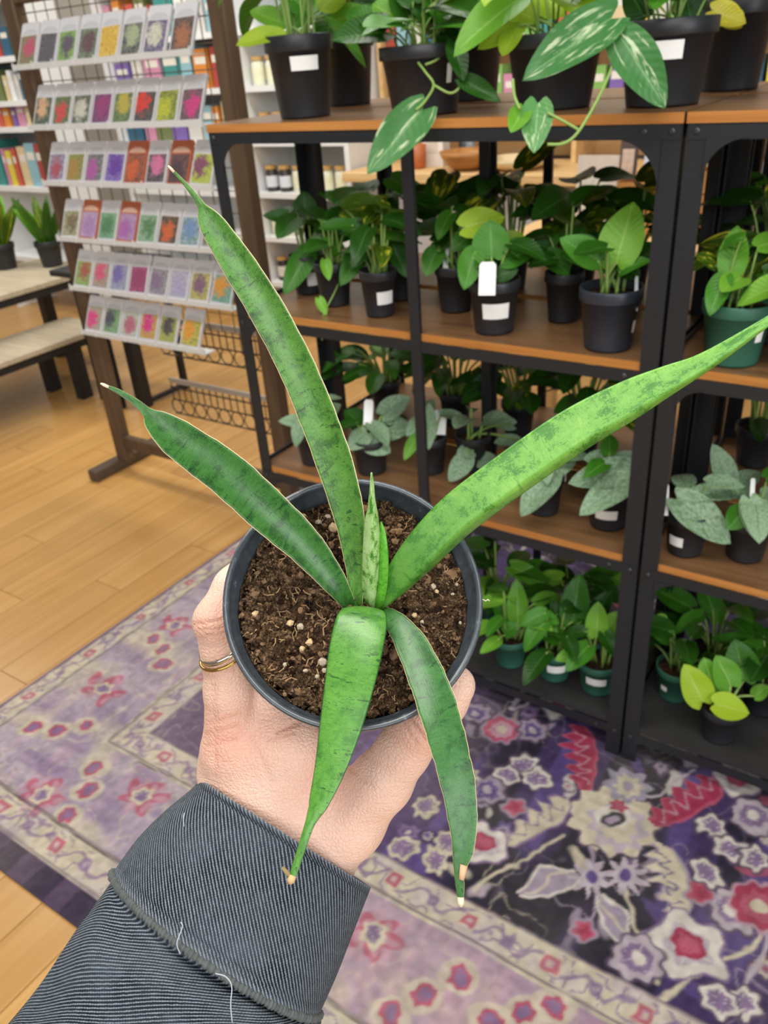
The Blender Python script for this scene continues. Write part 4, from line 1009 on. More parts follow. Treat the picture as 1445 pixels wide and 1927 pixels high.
snake('snake plant in black pot on the bench beside the seed packets', onz(100, 500, 0.51), 0.13, 0.125, 10, 0.27, 2)
# ================================================================== the held snake plant
POT_D = 0.328
RC = at(665, 1124, POT_D)                     # centre of the rim
view = unit(RC-CAM); iup = unit(UPV-view*(UPV@view)); irt = np.cross(view, iup)
TH = math.radians(15.5)
AX = unit(-view*math.cos(TH)+iup*math.sin(TH))  # pot axis, out of the opening
AXX = unit(irt-AX*(irt@AX)); AXY = np.cross(AX, AXX)
RR, PH = 0.0527, 0.086
held = thing('held_snake_plant', 'spiky snake plant with five long leaves in black pot, held in the hand', 'plant', RC-AX*PH)
def potpt(x, y, z): return RC+AXX*x+AXY*y+AX*z
H0 = np.array(held.location)
def put_local(mb_mesh, name, mat, parent=held, frame=True):
    o = link(name, mb_mesh, parent, mat)
    if frame: set_matrix(o, AXX, AXY, AX, RC-H0)
    return o
t = NT('black_pot_plastic'); n = t.noise(160, t.coord(), 4, 0.7)
t.colr(t.ramp(n, [(0.3, lin('#1d2024')), (0.62, lin('#2b2f34')), (0.78, lin('#4b5056'))])); t.bump(n, 0.05, 0.0004)
rghn = t.ramp(n, [(0.3, (0.34,)*3), (0.7, (0.5,)*3)]); t.l(rghn, t.b.inputs['Roughness']); M_HPOT = t.m
t.b.inputs['Specular IOR Level'].default_value = 0.6
R0 = RR
t = NT('rim_plastic'); n = t.noise(220, t.coord(), 5, 0.75)
t.colr(t.ramp(n, [(0.3, lin('#31383f')), (0.62, lin('#434b52')), (0.72, lin('#848b91'))])); t.bump(n, 0.06, 0.0003)  # paler than the black pot: its bluish reflections are painted into this grey
M_RIM = t.set(0.30, 0, 0.7)
body = MB().lathe([(0.0, -PH+0.003), (R0*0.66, -PH+0.003), (R0*0.70, -PH), (R0*0.72, -PH+0.003), (R0*0.90, -0.019), (R0*0.915, -0.0125),
    (R0*0.897, -0.0125), (R0*0.885, -0.020), (R0*0.82, -0.045)], 96).mesh('pot', True)
pot = put_local(body, 'pot', M_HPOT)
rim = MB().lathe([(R0*0.915, -0.0124), (R0*0.965, -0.0115), (R0*0.985, -0.0105), (R0*0.995, -0.0035), (R0*1.0, -0.0016), (R0*0.997, -0.0006), (R0*0.988, -0.0001), (R0*0.965, -0.0004), (R0*0.952, -0.0009),
    (R0*0.946, -0.0017), (R0*0.942, -0.0045), (R0*0.926, -0.0053), (R0*0.922, -0.0075), (R0*0.905, -0.0082), (R0*0.899, -0.0122)], 96).mesh('rim', True)
rm = put_local(rim, 'rim', M_RIM); 
# soil
def fb(p, s, o=4):
    v = 0; a = 1; f = s
    for _ in range(o): v += a*mnoise.noise(Vector((p[0]*f, p[1]*f, 3.7))); a *= 0.55; f *= 2.1
    return v
def build_soil():
    vs = []; fs = []; NR, NA = 80, 180
    for i in range(NR+1):
        r = R0*0.896*(i/NR)**0.8
        for k in range(NA):
            a = 2*math.pi*k/NA; x, y = r*math.cos(a), r*math.sin(a)
            z = -0.0115+0.0024*fb((x, y), 60)+0.0030*fb((x, y), 260, 3)
            e = i/NR
            crack = max(0, 1-abs(e-0.955+0.03*fb((x, y), 90, 2))/0.03)*(0.011 if (x < -0.012 or y < -0.030) else 0.003)
            z -= crack
            z -= 0.006*math.exp(-((x+0.012)**2+(y+0.018)**2)/0.00012)
            vs.append((x, y, z))
    for i in range(NR):
        for k in range(NA):
            j = (k+1) % NA; fs.append((i*NA+k, i*NA+j, (i+1)*NA+j, (i+1)*NA+k))
    t = NT('held_soil'); c = t.coord()
    n1 = t.noise(260, c, 5, 0.75); n2 = t.noise(1100, c, 3, 0.7); n3 = t.noise(70, c, 2)
    base = t.ramp(n1, [(0.36, lin('#150d09')), (0.47, lin('#402c1f')), (0.57, lin('#7a5d43')), (0.66, lin('#bf9f78'))])
    base = t.mix(t.ramp(n3, [(0.35, (0,)*3), (0.6, (0.75,)*3)]), base, t.ramp(n2, [(0.38, lin('#2a1c14')), (0.55, lin('#7d6045')), (0.68, lin('#c9ac84'))]))
    t.colr(base); h = t.math('ADD', n1, t.math('MULTIPLY', n2, 0.5)); t.bump(h, 1.0, 0.004); mt = t.set(0.95, 0, 0.12)
    put_local(MB().add(vs, fs).mesh('soil', True), 'soil', mt)
    rr = random.Random(4); cr = MB(); cr2 = MB()
    ico = [(0, 0, 1), (0.894, 0, 0.447), (0.276, 0.851, 0.447), (-0.724, 0.526, 0.447), (-0.724, -0.526, 0.447), (0.276, -0.851, 0.447),
           (0.724, 0.526, -0.447), (-0.276, 0.851, -0.447), (-0.894, 0, -0.447), (-0.276, -0.851, -0.447), (0.724, -0.526, -0.447), (0, 0, -1)]
    fi = [(0,1,2),(0,2,3),(0,3,4),(0,4,5),(0,5,1),(1,6,2),(2,7,3),(3,8,4),(4,9,5),(5,10,1),(2,6,7),(3,7,8),(4,8,9),(5,9,10),(1,10,6),(11,7,6),(11,8,7),(11,9,8),(11,10,9),(11,6,10)]
    for q in range(5200):
        r = R0*0.885*math.sqrt(rr.random()); a = rr.random()*6.283; x, y = r*math.cos(a), r*math.sin(a)
        s = rr.uniform(0.0003, 0.0012)*(2.0 if rr.random() < 0.10 else 1)
        z = -0.0115+0.0024*fb((x, y), 60)+0.0030*fb((x, y), 260, 3)-0.006*math.exp(-((x+0.012)**2+(y+0.018)**2)/0.00012)
        sx, sy, sz = rr.uniform(0.6, 1.6), rr.uniform(0.6, 1.2), rr.uniform(0.5, 1.0); ca, sa = math.cos(a*9), math.sin(a*9)
        P_ = [(x+s*(p[0]*sx*ca-p[1]*sy*sa)*rr.uniform(.8, 1.2), y+s*(p[0]*sx*sa+p[1]*sy*ca), z+s*0.4+s*p[2]*sz) for p in ico]
        (cr if rr.random() < 0.86 else cr2).add(P_, fi)
    tag(put_local(cr.mesh('soil_crumbs'), 'soil_crumbs', mt), kind='stuff')
    tag(put_local(cr2.mesh('bark_bits'), 'bark_bits', plain('#7d5f42', 0.9, 0, 0.4, 400)), kind='stuff')
    fi_l, fi_d = MB(), MB()
    for q in range(520):
        r = R0*0.87*math.sqrt(rr.random()); a = rr.random()*6.283; x, y = r*math.cos(a), r*math.sin(a); b_ = rr.random()*6.283; L = rr.uniform(0.0015, 0.006)
        z = -0.0098+0.0024*fb((x, y), 60)
        pp = [(x, y, z-0.0006), (x+L*0.35*math.cos(b_), y+L*0.35*math.sin(b_), z+rr.uniform(0.0002, 0.0012)), (x+L*0.8*math.cos(b_+0.4), y+L*0.8*math.sin(b_+0.4), z-0.0002)]
        (fi_l if rr.random() < 0.55 else fi_d).tube(pp, rr.uniform(0.00012, 0.00028), 4)
    tag(put_local(fi_l.mesh('soil_fibres'), 'soil_fibres', plain('#b08e66', 0.9, 0, 0.4, 300)), kind='stuff')
    tag(put_local(fi_d.mesh('soil_fibres'), 'soil_fibres', plain('#231711', 0.95, 0, 0.3, 300)), kind='stuff')
    # pale grit pebbles picked out one by one
    M_P = plain('#d0b185', 0.7, 0, 0.3, 500); M_P2 = plain('#b7a78e', 0.7, 0, 0.3, 500)
    ico_me = []
    for q in range(4):
        me = MB().add([(p[0]*rr.uniform(.7, 1.2), p[1]*rr.uniform(.6, 1.1), p[2]*rr.uniform(.6, 1.0)) for p in ico], fi).mesh('pebble'); me.materials.append(M_P if q % 2 == 0 else M_P2); ico_me.append(me)
    for px, py, s in ((625,993,12),(616,973,8),(599,982,7),(546,1172,8),(565,1178,8),(583,1209,9),(568,1220,6),(606,1245,10),(480,1155,8),(815,1103,7),(822,1112,5),(852,1118,4),(866,1172,4),
                      (780,1158,6),(794,1170,5),(610,1262,6),(596,1273,5),(688,1295,6),(572,970,6),(640,1030,4),(726,1078,5),(536,1250,5),(575,1262,5),(860,1100,4),(775,1015,4)):
        d = ray(px, py); P0 = RC-AX*0.0095; tt = ((P0-CAM)@AX)/(d@AX); Q = CAM+d*tt
        o = link('pebble', rr.choice(ico_me), held)
        e = Matrix.Rotation(rr.random()*6, 4, 'Z') @ Matrix.Rotation(rr.random()*3, 4, 'X')
        o.matrix_local = Matrix.Translation(Vector(Q-H0)) @ e @ Matrix.Scale(s*0.345/FPX, 4)
build_soil()

# --- leaves
def snake_mat(name, dark, mid, light, edge, band, mott, edge_w=0.035, bandscale=9.0, basedark=0.0, rough=0.27):
    t = NT('snake_leaf_'+name); uv = t.coord('UV'); sep = t.n('ShaderNodeSeparateXYZ'); t.l(uv, sep.inputs[0])
    ux, vy = sep.outputs[0], sep.outputs[1]
    ua = t.math('ABSOLUTE', t.math('MULTIPLY', t.math('SUBTRACT', ux, 0.5), 2.0))
    vfine = t.mapping(uv, (26, 190, 1)); nf = t.noise(1.0, vfine, 5, 0.7, 0.3)
    vm = t.mapping(uv, (1.5, 46, 1)); nm = t.noise(1.0, vm, 6, 0.72, 0.35)
    vb = t.mapping(uv, (1.6, bandscale*2.2, 1)); nb = t.noise(1.0, vb, 6, 0.7, 0.3)
    vs_ = t.mapping(uv, (40, 3, 1)); ns = t.noise(1.0, vs_, 3, 0.6)
    base = t.mix(t.ramp(nb, [(0.38, (0,)*3), (0.62, (1,)*3)]), lin(mid), lin(light))
    base = t.mix(t.math('MULTIPLY', ns, 0.35), base, lin(mid))
    # thin dark cross bands and blotches
    b1 = t.ramp(nm, [(0.385, (1,)*3), (0.415, (0,)*3)])
    b3 = t.math('MULTIPLY', t.ramp(t.math('ABSOLUTE', t.math('SUBTRACT', nm, 0.52)), [(0.004, (1,)*3), (0.016, (0,)*3)]), t.ramp(nb, [(0.47, (0,)*3), (0.53, (1,)*3)]))
    b2 = t.ramp(t.math('ADD', nb, t.math('MULTIPLY', nf, 0.5)), [(0.665, (1,)*3), (0.72, (0,)*3)])
    base = t.mix(t.math('MULTIPLY', b2, mott), base, lin(dark))
    base = t.mix(t.math('MULTIPLY', b1, band), base, lin(dark))
    base = t.mix(t.math('MULTIPLY', b3, band*0.8), base, lin(dark))
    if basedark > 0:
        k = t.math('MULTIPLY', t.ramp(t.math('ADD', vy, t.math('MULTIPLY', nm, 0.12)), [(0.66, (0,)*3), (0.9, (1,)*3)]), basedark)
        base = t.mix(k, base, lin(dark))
    sp = t.ramp(nf, [(0.66, (0,)*3), (0.70, (1,)*3)])
    base = t.mix(t.math('MULTIPLY', sp, 0.25), base, lin('#b8c890'))
    en = t.math('ADD', ua, t.math('MULTIPLY', t.math('SUBTRACT', nf, 0.5), 0.03))
    e = t.ramp(en, [(1-edge_w*1.3, (0,)*3), (1-edge_w, (1,)*3)])
    base = t.mix(e, base, lin(edge))
    t.colr(base); t.set(rough, 0, 0.4); t.bump(t.math('ADD', ns, t.math('MULTIPLY', nf, 0.4)), 0.12, 0.0006)
    return t.m
SM = dict(
    a=snake_mat('green', '#203a1c', '#46772c', '#5f913c', '#d9c496', 0.75, 0.5),
    b=snake_mat('deep', '#19321a', '#306226', '#437634', '#dcc69a', 0.7, 0.5, 0.03),
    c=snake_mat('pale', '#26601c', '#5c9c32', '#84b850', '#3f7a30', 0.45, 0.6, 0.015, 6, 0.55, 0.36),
    d=snake_mat('front', '#1f4320', '#4b8330', '#62983e', '#2c5a30', 0.8, 0.3, 0.03, 7),
    e=snake_mat('cool', '#1d3822', '#34642f', '#46783e', '#cdb88a', 0.75, 0.4, 0.03, 8),
    f=snake_mat('shoot', '#2f6a20', '#86b454', '#b8cf98', '#8ab85a', 0.3, 0.9, 0.02, 3.2),
    g=snake_mat('shootgreen', '#2c6a1e', '#4f9a2a', '#6cb436', '#3f8020', 0.4, 0.3, 0.02))
M_TIP = plain('#c9a878', 0.7, 0, 0.25, 300); M_TIPW = plain('#e2cdb0', 0.7, 0, 0.2, 300)
def snake_leaf(ctrl, mat, chan=0.25, roll=0.0, thick=0.0021, tipcol=M_TIP, NV=72, NU=14, crease=None, nrm0=None, wave=0.0):
    """ctrl: (px, py, depth, half width px) from tip to base."""
    c = catmull(np.array([(x, y, d if d < 0.30 else 0.30+(d-0.30)*0.83, h) for x, y, d, h in ctrl], float), NV); vs = []; uvs = []
    P = np.array([at(x, y, d) for x, y, d, h in c]); hw = np.array([max(h, 1.0)*d/FPX for x, y, d, h in c])
    T = np.gradient(P, axis=0); T /= np.linalg.norm(T, axis=1)[:, None]
    s = np.r_[0, np.cumsum(np.linalg.norm(np.diff(P, axis=0), axis=1))]; s /= s[-1]
    for i in range(NV):
        tc = unit(CAM-P[i]) if nrm0 is None else nrm0(s[i], P[i])
        N = unit(tc-T[i]*(tc@T[i])); B = np.cross(T[i], N)
        ro = roll(s[i]) if callable(roll) else roll
        ca, sa = math.cos(ro), math.sin(ro); B, N = B*ca+N*sa, N*ca-B*sa
        th = min(thick, hw[i]*1.0)
        edgew = 1+wave*math.sin(s[i]*60)+wave*0.7*math.sin(s[i]*137+1)
        row_t = []; row_b = []
        for k in range(NU+1):
            u = k/NU*2-1
            x = u*hw[i]*edgew; z = chan*hw[i]*(u*u)*(1 if hw[i] > 0.003 else hw[i]/0.003)
            if crease and -u > crease and hw[i] > 0.002: z -= (-u-crease)*hw[i]*2.6; x += (-u-crease)*hw[i]*0.35
            th_u = th*math.sqrt(max(0, 1-u*u*0.97))
            row_t.append(P[i]+B*x+N*(z+0.35*th_u)); row_b.append(P[i]+B*x+N*(z-0.65*th_u))
        ring = row_t+row_b[::-1]
        vs += ring; uvs += [(k/NU, s[i]) for k in range(NU+1)]+[(1-k/NU, s[i]) for k in range(NU+1)]
    n = 2*(NU+1); fs = []
    for i in range(NV-1):
        for k in range(n):
            j = (k+1) % n; fs.append((i*n+k, (i+1)*n+k, (i+1)*n+j, i*n+j))
    fs.append(tuple(range(n))); fs.append(tuple((NV-1)*n+k for k in range(n-1, -1, -1)))
    me = MB().add([p-H0 for p in vs], fs).mesh('leaf', True)
    ul = me.uv_layers.new()
    for l_ in me.loops: ul.data[l_.index].uv = uvs[l_.vertex_index]
    o = link('leaf', me, held, mat)
    if tipcol:
        d = -T[0]; r = hw[0]*1.15
        q = [P[0]-H0-d*0.0016, P[0]-H0+d*0.0004, P[0]-H0+d*0.0016]
        MB().tube(q, [r*1.1, r*1.15, r*0.55], 10).build('dry_tip', tipcol, o, None, True)
    return o
DB = 0.3435
snake_leaf([(322,318,.306,2.2),(350,348,.307,4),(372,376,.308,6.5),(381,390,.3085,9),(392,410,.309,20),(412,440,.310,27),(452,500,.312,32),(505,585,.315,34.5),(560,690,.320,35),(602,790,.325,35.5),(634,880,.330,34.5),(658,970,.335,29),(668,1050,.340,20),(671,1115,DB,13),(672,1150,.349,10)],
    SM['a'], 0.34, -0.18, 0.0021, M_TIPW, wave=0.012)
snake_leaf([(197,725,.300,2.4),(225,738,.301,5),(255,757,.302,7),(277,776,.303,10),(290,790,.304,22),(318,814,.306,33),(355,842,.309,38.5),(428,895,.315,42),(506,966,.323,41),(571,1026,.331,35),(622,1087,.338,25),(650,1128,DB,15),(662,1150,.349,10)],
    SM['b'], 0.34, 0.10, 0.0021, M_TIPW, wave=0.012)
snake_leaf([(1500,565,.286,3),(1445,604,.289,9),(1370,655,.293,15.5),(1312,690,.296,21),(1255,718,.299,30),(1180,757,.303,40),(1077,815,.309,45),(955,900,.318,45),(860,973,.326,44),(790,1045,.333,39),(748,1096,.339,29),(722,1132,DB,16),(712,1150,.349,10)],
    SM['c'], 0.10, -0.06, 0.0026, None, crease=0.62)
_hint = lambda k: (lambda q, P_: unit(unit(CAM-P_)+k*iup))
snake_leaf([(548,1655,.288,6),(556,1632,.2885,7.5),(570,1588,.289,8),(582,1552,.290,9.5),(591,1530,.291,14),(600,1508,.292,20),(622,1440,.296,31),(641,1362,.300,41),(658,1280,.305,48),(670,1215,.311,51),(678,1175,.316,50),(682,1154,.320,46),(684,1145,.325,41),(686,1145,.331,33),(690,1150,.338,23),(695,1158,.347,13)],
    SM['d'], -0.10, 0.0, 0.0021, M_TIP, NV=100, nrm0=_hint(0.9))
_l5 = snake_leaf([(867,1697,.286,5),(866,1670,.2865,8),(864,1640,.287,10),(868,1618,.2875,16),(872,1595,.288,21),(872,1555,.289,26),(864,1486,.291,32),(847,1412,.295,35),(825,1335,.301,37),(803,1275,.309,35),(775,1215,.319,30),(750,1178,.328,22),(730,1157,.337,14),(716,1152,.347,9)],
    SM['e'], 0.22, 0.12, 0.0021, M_TIPW, wave=0.02, nrm0=_hint(0.35))
# new shoot at the centre: rolled pale leaf and its green sheath
snake_leaf([(699,889,.312,1.6),(700,912,.314,4),(700,940,.317,6.5),(701,958,.319,9),(701,985,.322,14),(702,1020,.326,17),(701,1065,.331,18),(699,1110,.338,17),(698,1150,.349,13)],
    SM['f'], -0.75, 0.15, 0.0034, None, NV=40)
snake_leaf([(717,982,.325,1.5),(719,1000,.326,6),(720,1030,.328,9),(719,1075,.333,11),(714,1120,.340,11),(706,1150,.349,9)],
    SM['g'], -0.6, -0.5, 0.003, None, NV=30)
# scar bits on the tips
MB().tube([at(548,1652,.288)-H0, at(538,1640,.288)-H0, at(531,1632,.2885)-H0], [0.0008, 0.0009, 0.0006], 6).build('dry_curl', plain('#8f7a52', 0.8), held, None, True)
o = MB().tube([at(873,1628,.2862)-H0, at(868,1655,.2855)-H0], [0.0014, 0.0010], 8).build('dry_scar', plain('#d8ac86', 0.7, 0, 0.3, 300), held, None, True)
# stray root fibre on the rim
MB().tube([at(908,1128,.33)-H0, at(914,1131,.329)-H0, at(918,1128,.329)-H0, at(921,1131,.329)-H0], 0.00025, 5).build('root_fibre', plain('#ded6c4', 0.8), held, None, True)

# ================================================================== the person: hand and sleeve
def surface_nets(fn, lo, hi, step):
    lo = np.array(lo); n = np.ceil((np.array(hi)-lo)/step).astype(int)+1
    ax = [lo[i]+step*np.arange(n[i]) for i in range(3)]
    G = np.stack(np.meshgrid(*ax, indexing='ij'), -1)
    V = fn(G.reshape(-1, 3)).reshape(n)
    ins = V < 0
    cn = n-1
    acc = np.zeros(tuple(cn)+(3,)); cnt = np.zeros(tuple(cn))
    corners = [(0,0,0),(1,0,0),(0,1,0),(1,1,0),(0,0,1),(1,0,1),(0,1,1),(1,1,1)]
    sl = lambda c: tuple(slice(c[i], c[i]+cn[i]) for i in range(3))
    for a in corners:
        for d in range(3):
            if a[d]: continue
            b = list(a); b[d] = 1; b = tuple(b)
            va, vb = V[sl(a)], V[sl(b)]; cr = (va < 0) != (vb < 0)
            tt = np.where(cr, va/np.where(cr, va-vb, 1), 0)
            for i in range(3):
                acc[..., i] += np.where(cr, a[i]+(tt if i == d else 0), 0)
            cnt += cr
    act = cnt > 0; idx = -np.ones(tuple(cn), int); idx[act] = np.arange(act.sum())
    base = np.stack(np.meshgrid(*[np.arange(c) for c in cn], indexing='ij'), -1)[act]
    verts = lo+(base+acc[act]/cnt[act][:, None])*step
    faces = []
    for d in range(3):
        e1, e2 = (d+1) % 3, (d+2) % 3
        A = np.moveaxis(ins, d, 0); cr = A[:-1] != A[1:]
        cr = np.moveaxis(cr, 0, d)
        q = np.argwhere(cr)
        ok = (q[:, e1] > 0) & (q[:, e2] > 0) & (q[:, e1] < cn[e1]) & (q[:, e2] < cn[e2]); q = q[ok]
        def ix(o1, o2):
            p = q.copy(); p[:, e1] += o1; p[:, e2] += o2; return idx[p[:, 0], p[:, 1], p[:, 2]]
        F = np.stack([ix(-1, -1), ix(0, -1), ix(0, 0), ix(-1, 0)], 1)
        fl = ~ins[q[:, 0], q[:, 1], q[:, 2]]; F[fl] = F[fl][:, ::-1]; faces.append(F)
    return verts, np.concatenate(faces)
def cone(P, a, b, ra, rb):
    ab = b-a; t_ = np.clip(((P-a)@ab)/(ab@ab), 0, 1)
    return np.linalg.norm(P-a-t_[:, None]*ab, axis=1)-(ra+(rb-ra)*t_)
def smin(a, b, k):
    h = np.maximum(k-np.abs(a-b), 0)/k; return np.minimum(a, b)-h*h*k*0.25
# joints: (px, py, depth, radius mm)
J = lambda x, y, d, r: (at(x, y, d), r*0.001)
PALM = [((545,1620,.415,27),(505,1500,.412,23)), ((505,1500,.412,23),(447,1420,.402,14.5)), ((510,1500,.412,23),(495,1410,.402,16)), ((525,1500,.408,23),(543,1412,.396,14.5)),
        ((488,1500,.424,18),(436,1445,.412,12.5)), ((560,1585,.410,26),(640,1545,.402,18)), ((560,1510,.412,18),(615,1495,.408,12)), ((545,1620,.415,27),(400,1860,.405,27)),
        ((488,1545,.418,18),(448,1475,.414,13.5))]
FING = [ # ringed finger on the left edge
        [(434,1405,.398,13.2),(428,1300,.385,10.6),(418,1218,.375,9.6),(409,1168,.369,10.3),(440,1105,.374,9.0),(480,1062,.383,8.4),(520,1040,.391,7.4)],
        # next finger, mostly behind the pot
        [(492,1402,.402,14.5),(478,1310,.402,11.4),(462,1210,.400,10.4),(472,1130,.404,9.4),(505,1085,.411,8.2)],
        # index under the pot
        [(543,1402,.396,14.2),(524,1335,.406,11.0),(505,1245,.413,10.2),(525,1160,.423,9.0),(562,1120,.431,7.8)],
        # little finger, behind the ringed one
        [(428,1440,.414,11),(424,1330,.408,9.2),(428,1240,.403,8.6),(450,1170,.406,8.0),(478,1135,.412,7.4)],
        # thumb
        [(600,1575,.408,21),(655,1535,.402,18),(718,1470,.388,14.6),(760,1410,.378,12.4),(790,1365,.371,11.6),(833,1320,.364,10.6),(856,1290,.361,9.2)]]
def tendon_pts():
    out = []
    for a, b in (((434,1405,.398,13.2),(480,1540,.416,20)), ((492,1402,.402,15),(512,1520,.412,23.5)), ((543,1402,.396,14.2),(545,1520,.410,23.5)), ((716,1470,.388,14.6),(620,1590,.408,22))):
        out.append((a, b))
    return out
def hand_sdf(P):
    pal = None
    for a, b in PALM:
        A, ra = J(*a); B, rb = J(*b); d = cone(P, A, B, ra, rb)
        pal = d if pal is None else smin(pal, d, 0.012)
    tot = None
    for ch in FING:
        f = None
        for a, b in zip(ch[:-1], ch[1:]):
            A, ra = J(*a); B, rb = J(*b); d = cone(P, A, B, ra, rb); f = d if f is None else smin(f, d, 0.004)
        g = smin(pal, f, 0.011); tot = g if tot is None else smin(tot, g, 0.0035)
    # tendons and knuckles standing out on the back of the hand
    for a, b in tendon_pts():
        A, ra = J(*a); B, rb = J(*b); ca, cb = unit(CAM-A), unit(CAM-B)
        tot = smin(tot, cone(P, A+ca*(ra-0.0010), B+cb*(rb-0.0022), 0.0032, 0.0020), 0.006)
    # keep clear of the pot wall
    q = P-RC; h = q@AX; rad = np.linalg.norm(q-h[:, None]*AX, axis=1)
    wall = np.where(h > -0.0125, R0*1.0, R0*(0.90+(0.72-0.90)*np.clip((-0.019-h)/(PH-0.022), 0, 1)))
    potd = np.maximum(np.maximum(rad-wall, h-0.001), -PH-h)
    return np.maximum(tot, -(potd-0.0004))
def build_person():
    ends = [J(*p)[0] for s in PALM for p in s]+[J(*p)[0] for ch in FING for p in ch]
    E_ = np.array(ends); lo = E_.min(0)-0.036; hi = E_.max(0)+0.036
    V, F = surface_nets(hand_sdf, lo, hi, 0.0015)
    for _ in range(2):                       # light smoothing
        s = np.zeros_like(V); c = np.zeros(len(V))
        for i in range(4):
            np.add.at(s, F[:, i], V[F[:, (i+1) % 4]]); np.add.at(c, F[:, i], 1)
        V = V*0.5+0.5*s/np.maximum(c, 1)[:, None]
    W0 = at(540, 1620, .415)
    root = thing('person', 'hand with gold rings and dark denim sleeve holding the snake plant', 'person', W0)
    FR = np.stack([irt, iup, -view], 1); me = bpy.data.meshes.new('hand'); me.from_pydata(((V-W0)@FR).tolist(), [], F.tolist()); me.update()
    me.polygons.foreach_set('use_smooth', [True]*len(me.polygons))
    # flushed skin around the knuckles
    red = np.zeros(len(V))
    for x, y, d, r, k in ((430,1395,.383,20,0.7),(404,1165,.358,11,0.6),(534,1368,.376,10,0.7),(800,1385,.362,14,0.55),(490,1502,.39,7,0.6),(440,1450,.39,15,0.4),(600,1480,.39,22,0.3),(410,1260,.36,12,0.3)):
        red = np.maximum(red, k*np.exp(-np.sum((V-at(x, y, d))**2, 1)/(2*(r*0.0007)**2)))
    # skin folds at the finger joints, thumb joint and knuckles
    dv = (V-CAM)@FWD; vx = CX+FPX*((V-CAM)@RGT)/dv; vy_ = CY-FPX*((V-CAM)@UPV)/dv
    fold = np.zeros(len(V))
    for x0, y0, x1, y1, k in ((366,1176,424,1166,1),(372,1188,428,1178,.7),(378,1200,426,1188,.7),(386,1252,430,1232,.5),(388,1275,440,1262,.4),(768,1348,800,1392,1),(782,1342,812,1378,.8),(756,1356,784,1400,.5),(520,1378,560,1360,.9),(505,1392,552,1378,.5),
            (396,1362,452,1344,.6),(390,1382,450,1366,.6),(392,1404,446,1392,.5),(402,1290,406,1460,.5),(650,1440,700,1480,.4),(470,1380,512,1470,.35)):
        ab = np.array([x1-x0, y1-y0], float); tt = np.clip(((vx-x0)*ab[0]+(vy_-y0)*ab[1])/(ab@ab), 0, 1)
        d2 = (vx-x0-tt*ab[0])**2+(vy_-y0-tt*ab[1])**2
        fold = np.maximum(fold, k*np.exp(-d2/(2*3.6**2))*(dv < 0.405))
    fa = me.color_attributes.new('fold', 'FLOAT_COLOR', 'POINT'); fa.data.foreach_set('color', np.stack([fold]*3+[np.ones_like(fold)], 1).ravel())
    a = me.color_attributes.new('flush', 'FLOAT_COLOR', 'POINT')
    a.data.foreach_set('color', np.stack([red, red, red, np.ones_like(red)], 1).ravel())
    t = NT('skin'); c = t.coord(); n1 = t.noise(90, c, 4, 0.6); n2 = t.noise(700, c, 3, 0.6)
    base = t.mix(n1, lin('#ecc0a8'), lin('#f5d6c4'))
    vc = t.n('ShaderNodeVertexColor'); vc.layer_name = 'flush'
    base = t.mix(t.math('MULTIPLY', vc.outputs[0], t.ramp(n1, [(0.2, (0.35,)*3), (0.7, (1,)*3)])), base, lin('#dc8f78'))
    base = t.mix(t.math('MULTIPLY', n2, 0.2), base, lin('#dba588'))
    t.colr(base); t.set(0.48, 0, 0.4)
    t.b.inputs['Subsurface Weight'].default_value = 0.25; t.b.inputs['Subsurface Radius'].default_value = (0.008, 0.003, 0.0015); t.b.inputs['Subsurface Scale'].default_value = 0.6
    vo = t.n('ShaderNodeTexVoronoi', feature='DISTANCE_TO_EDGE'); vo.inputs['Scale'].default_value = 480
    t.l(c, vo.inputs['Vector'])
    wr = t.noise(1.0, t.mapping(c, (110, 620, 110)), 4, 0.65, 0.8)
    fo = t.n('ShaderNodeVertexColor'); fo.layer_name = 'fold'
    t.colr(t.mix(t.math('MULTIPLY', fo.outputs[0], 0.45), base, lin('#c98a72')))
    t.bump(t.math('SUBTRACT', t.math('ADD', t.math('MINIMUM', vo.outputs['Distance'], 0.25), t.math('MULTIPLY', wr, 0.6)), t.math('MULTIPLY', fo.outputs[0], 0.9)), 0.75, 0.0012)
    set_matrix(link('hand', me, root, t.m), irt, iup, -view, (0, 0, 0))
    # rings on the left finger
    A, ra = J(428,1300,.385,10.6); B, rb = J(418,1218,.375,9.6); d = unit(B-A)
    x = unit(np.cross(d, CAM-A)); y = np.cross(d, x)
    for k, (off, mt, wd, tl) in enumerate(((0.84, plain('#c9a860', 0.2, 1.0, 0.05), 0.0008, -0.3), (1.0, plain('#d6cfbe', 0.16, 1.0, 0.05), 0.0014, -0.42))):
        cc = A+(B-A)*off; R = (ra+(rb-ra)*off)*1.05+0.0004
        dd = unit(d+x*tl); xx = unit(x-dd*(x@dd)); yy = np.cross(dd, xx)
        vs = []; fs = []; N = 48; pr = [(0, -wd), (0.0009, -wd*0.7), (0.0011, 0), (0.0009, wd*0.7), (0, wd), (-0.0006, 0)]
        for i in range(N):
            an = 2*math.pi*i/N; ca, sa = math.cos(an), math.sin(an)
            for q, w_ in pr: vs.append(cc-W0+(xx*ca+yy*sa)*(R+q)+dd*w_)
        m_ = len(pr)
        for i in range(N):
            for q in range(m_):
                j = (i+1) % N; r2 = (q+1) % m_; fs.append((i*m_+q, j*m_+q, j*m_+r2, i*m_+r2))
        tag(MB().add(vs, fs).build('ring', mt, root, None, True), ('thin plain gold ring', 'pale gold ring above it')[k])
    return root, W0
person, W0 = build_person()

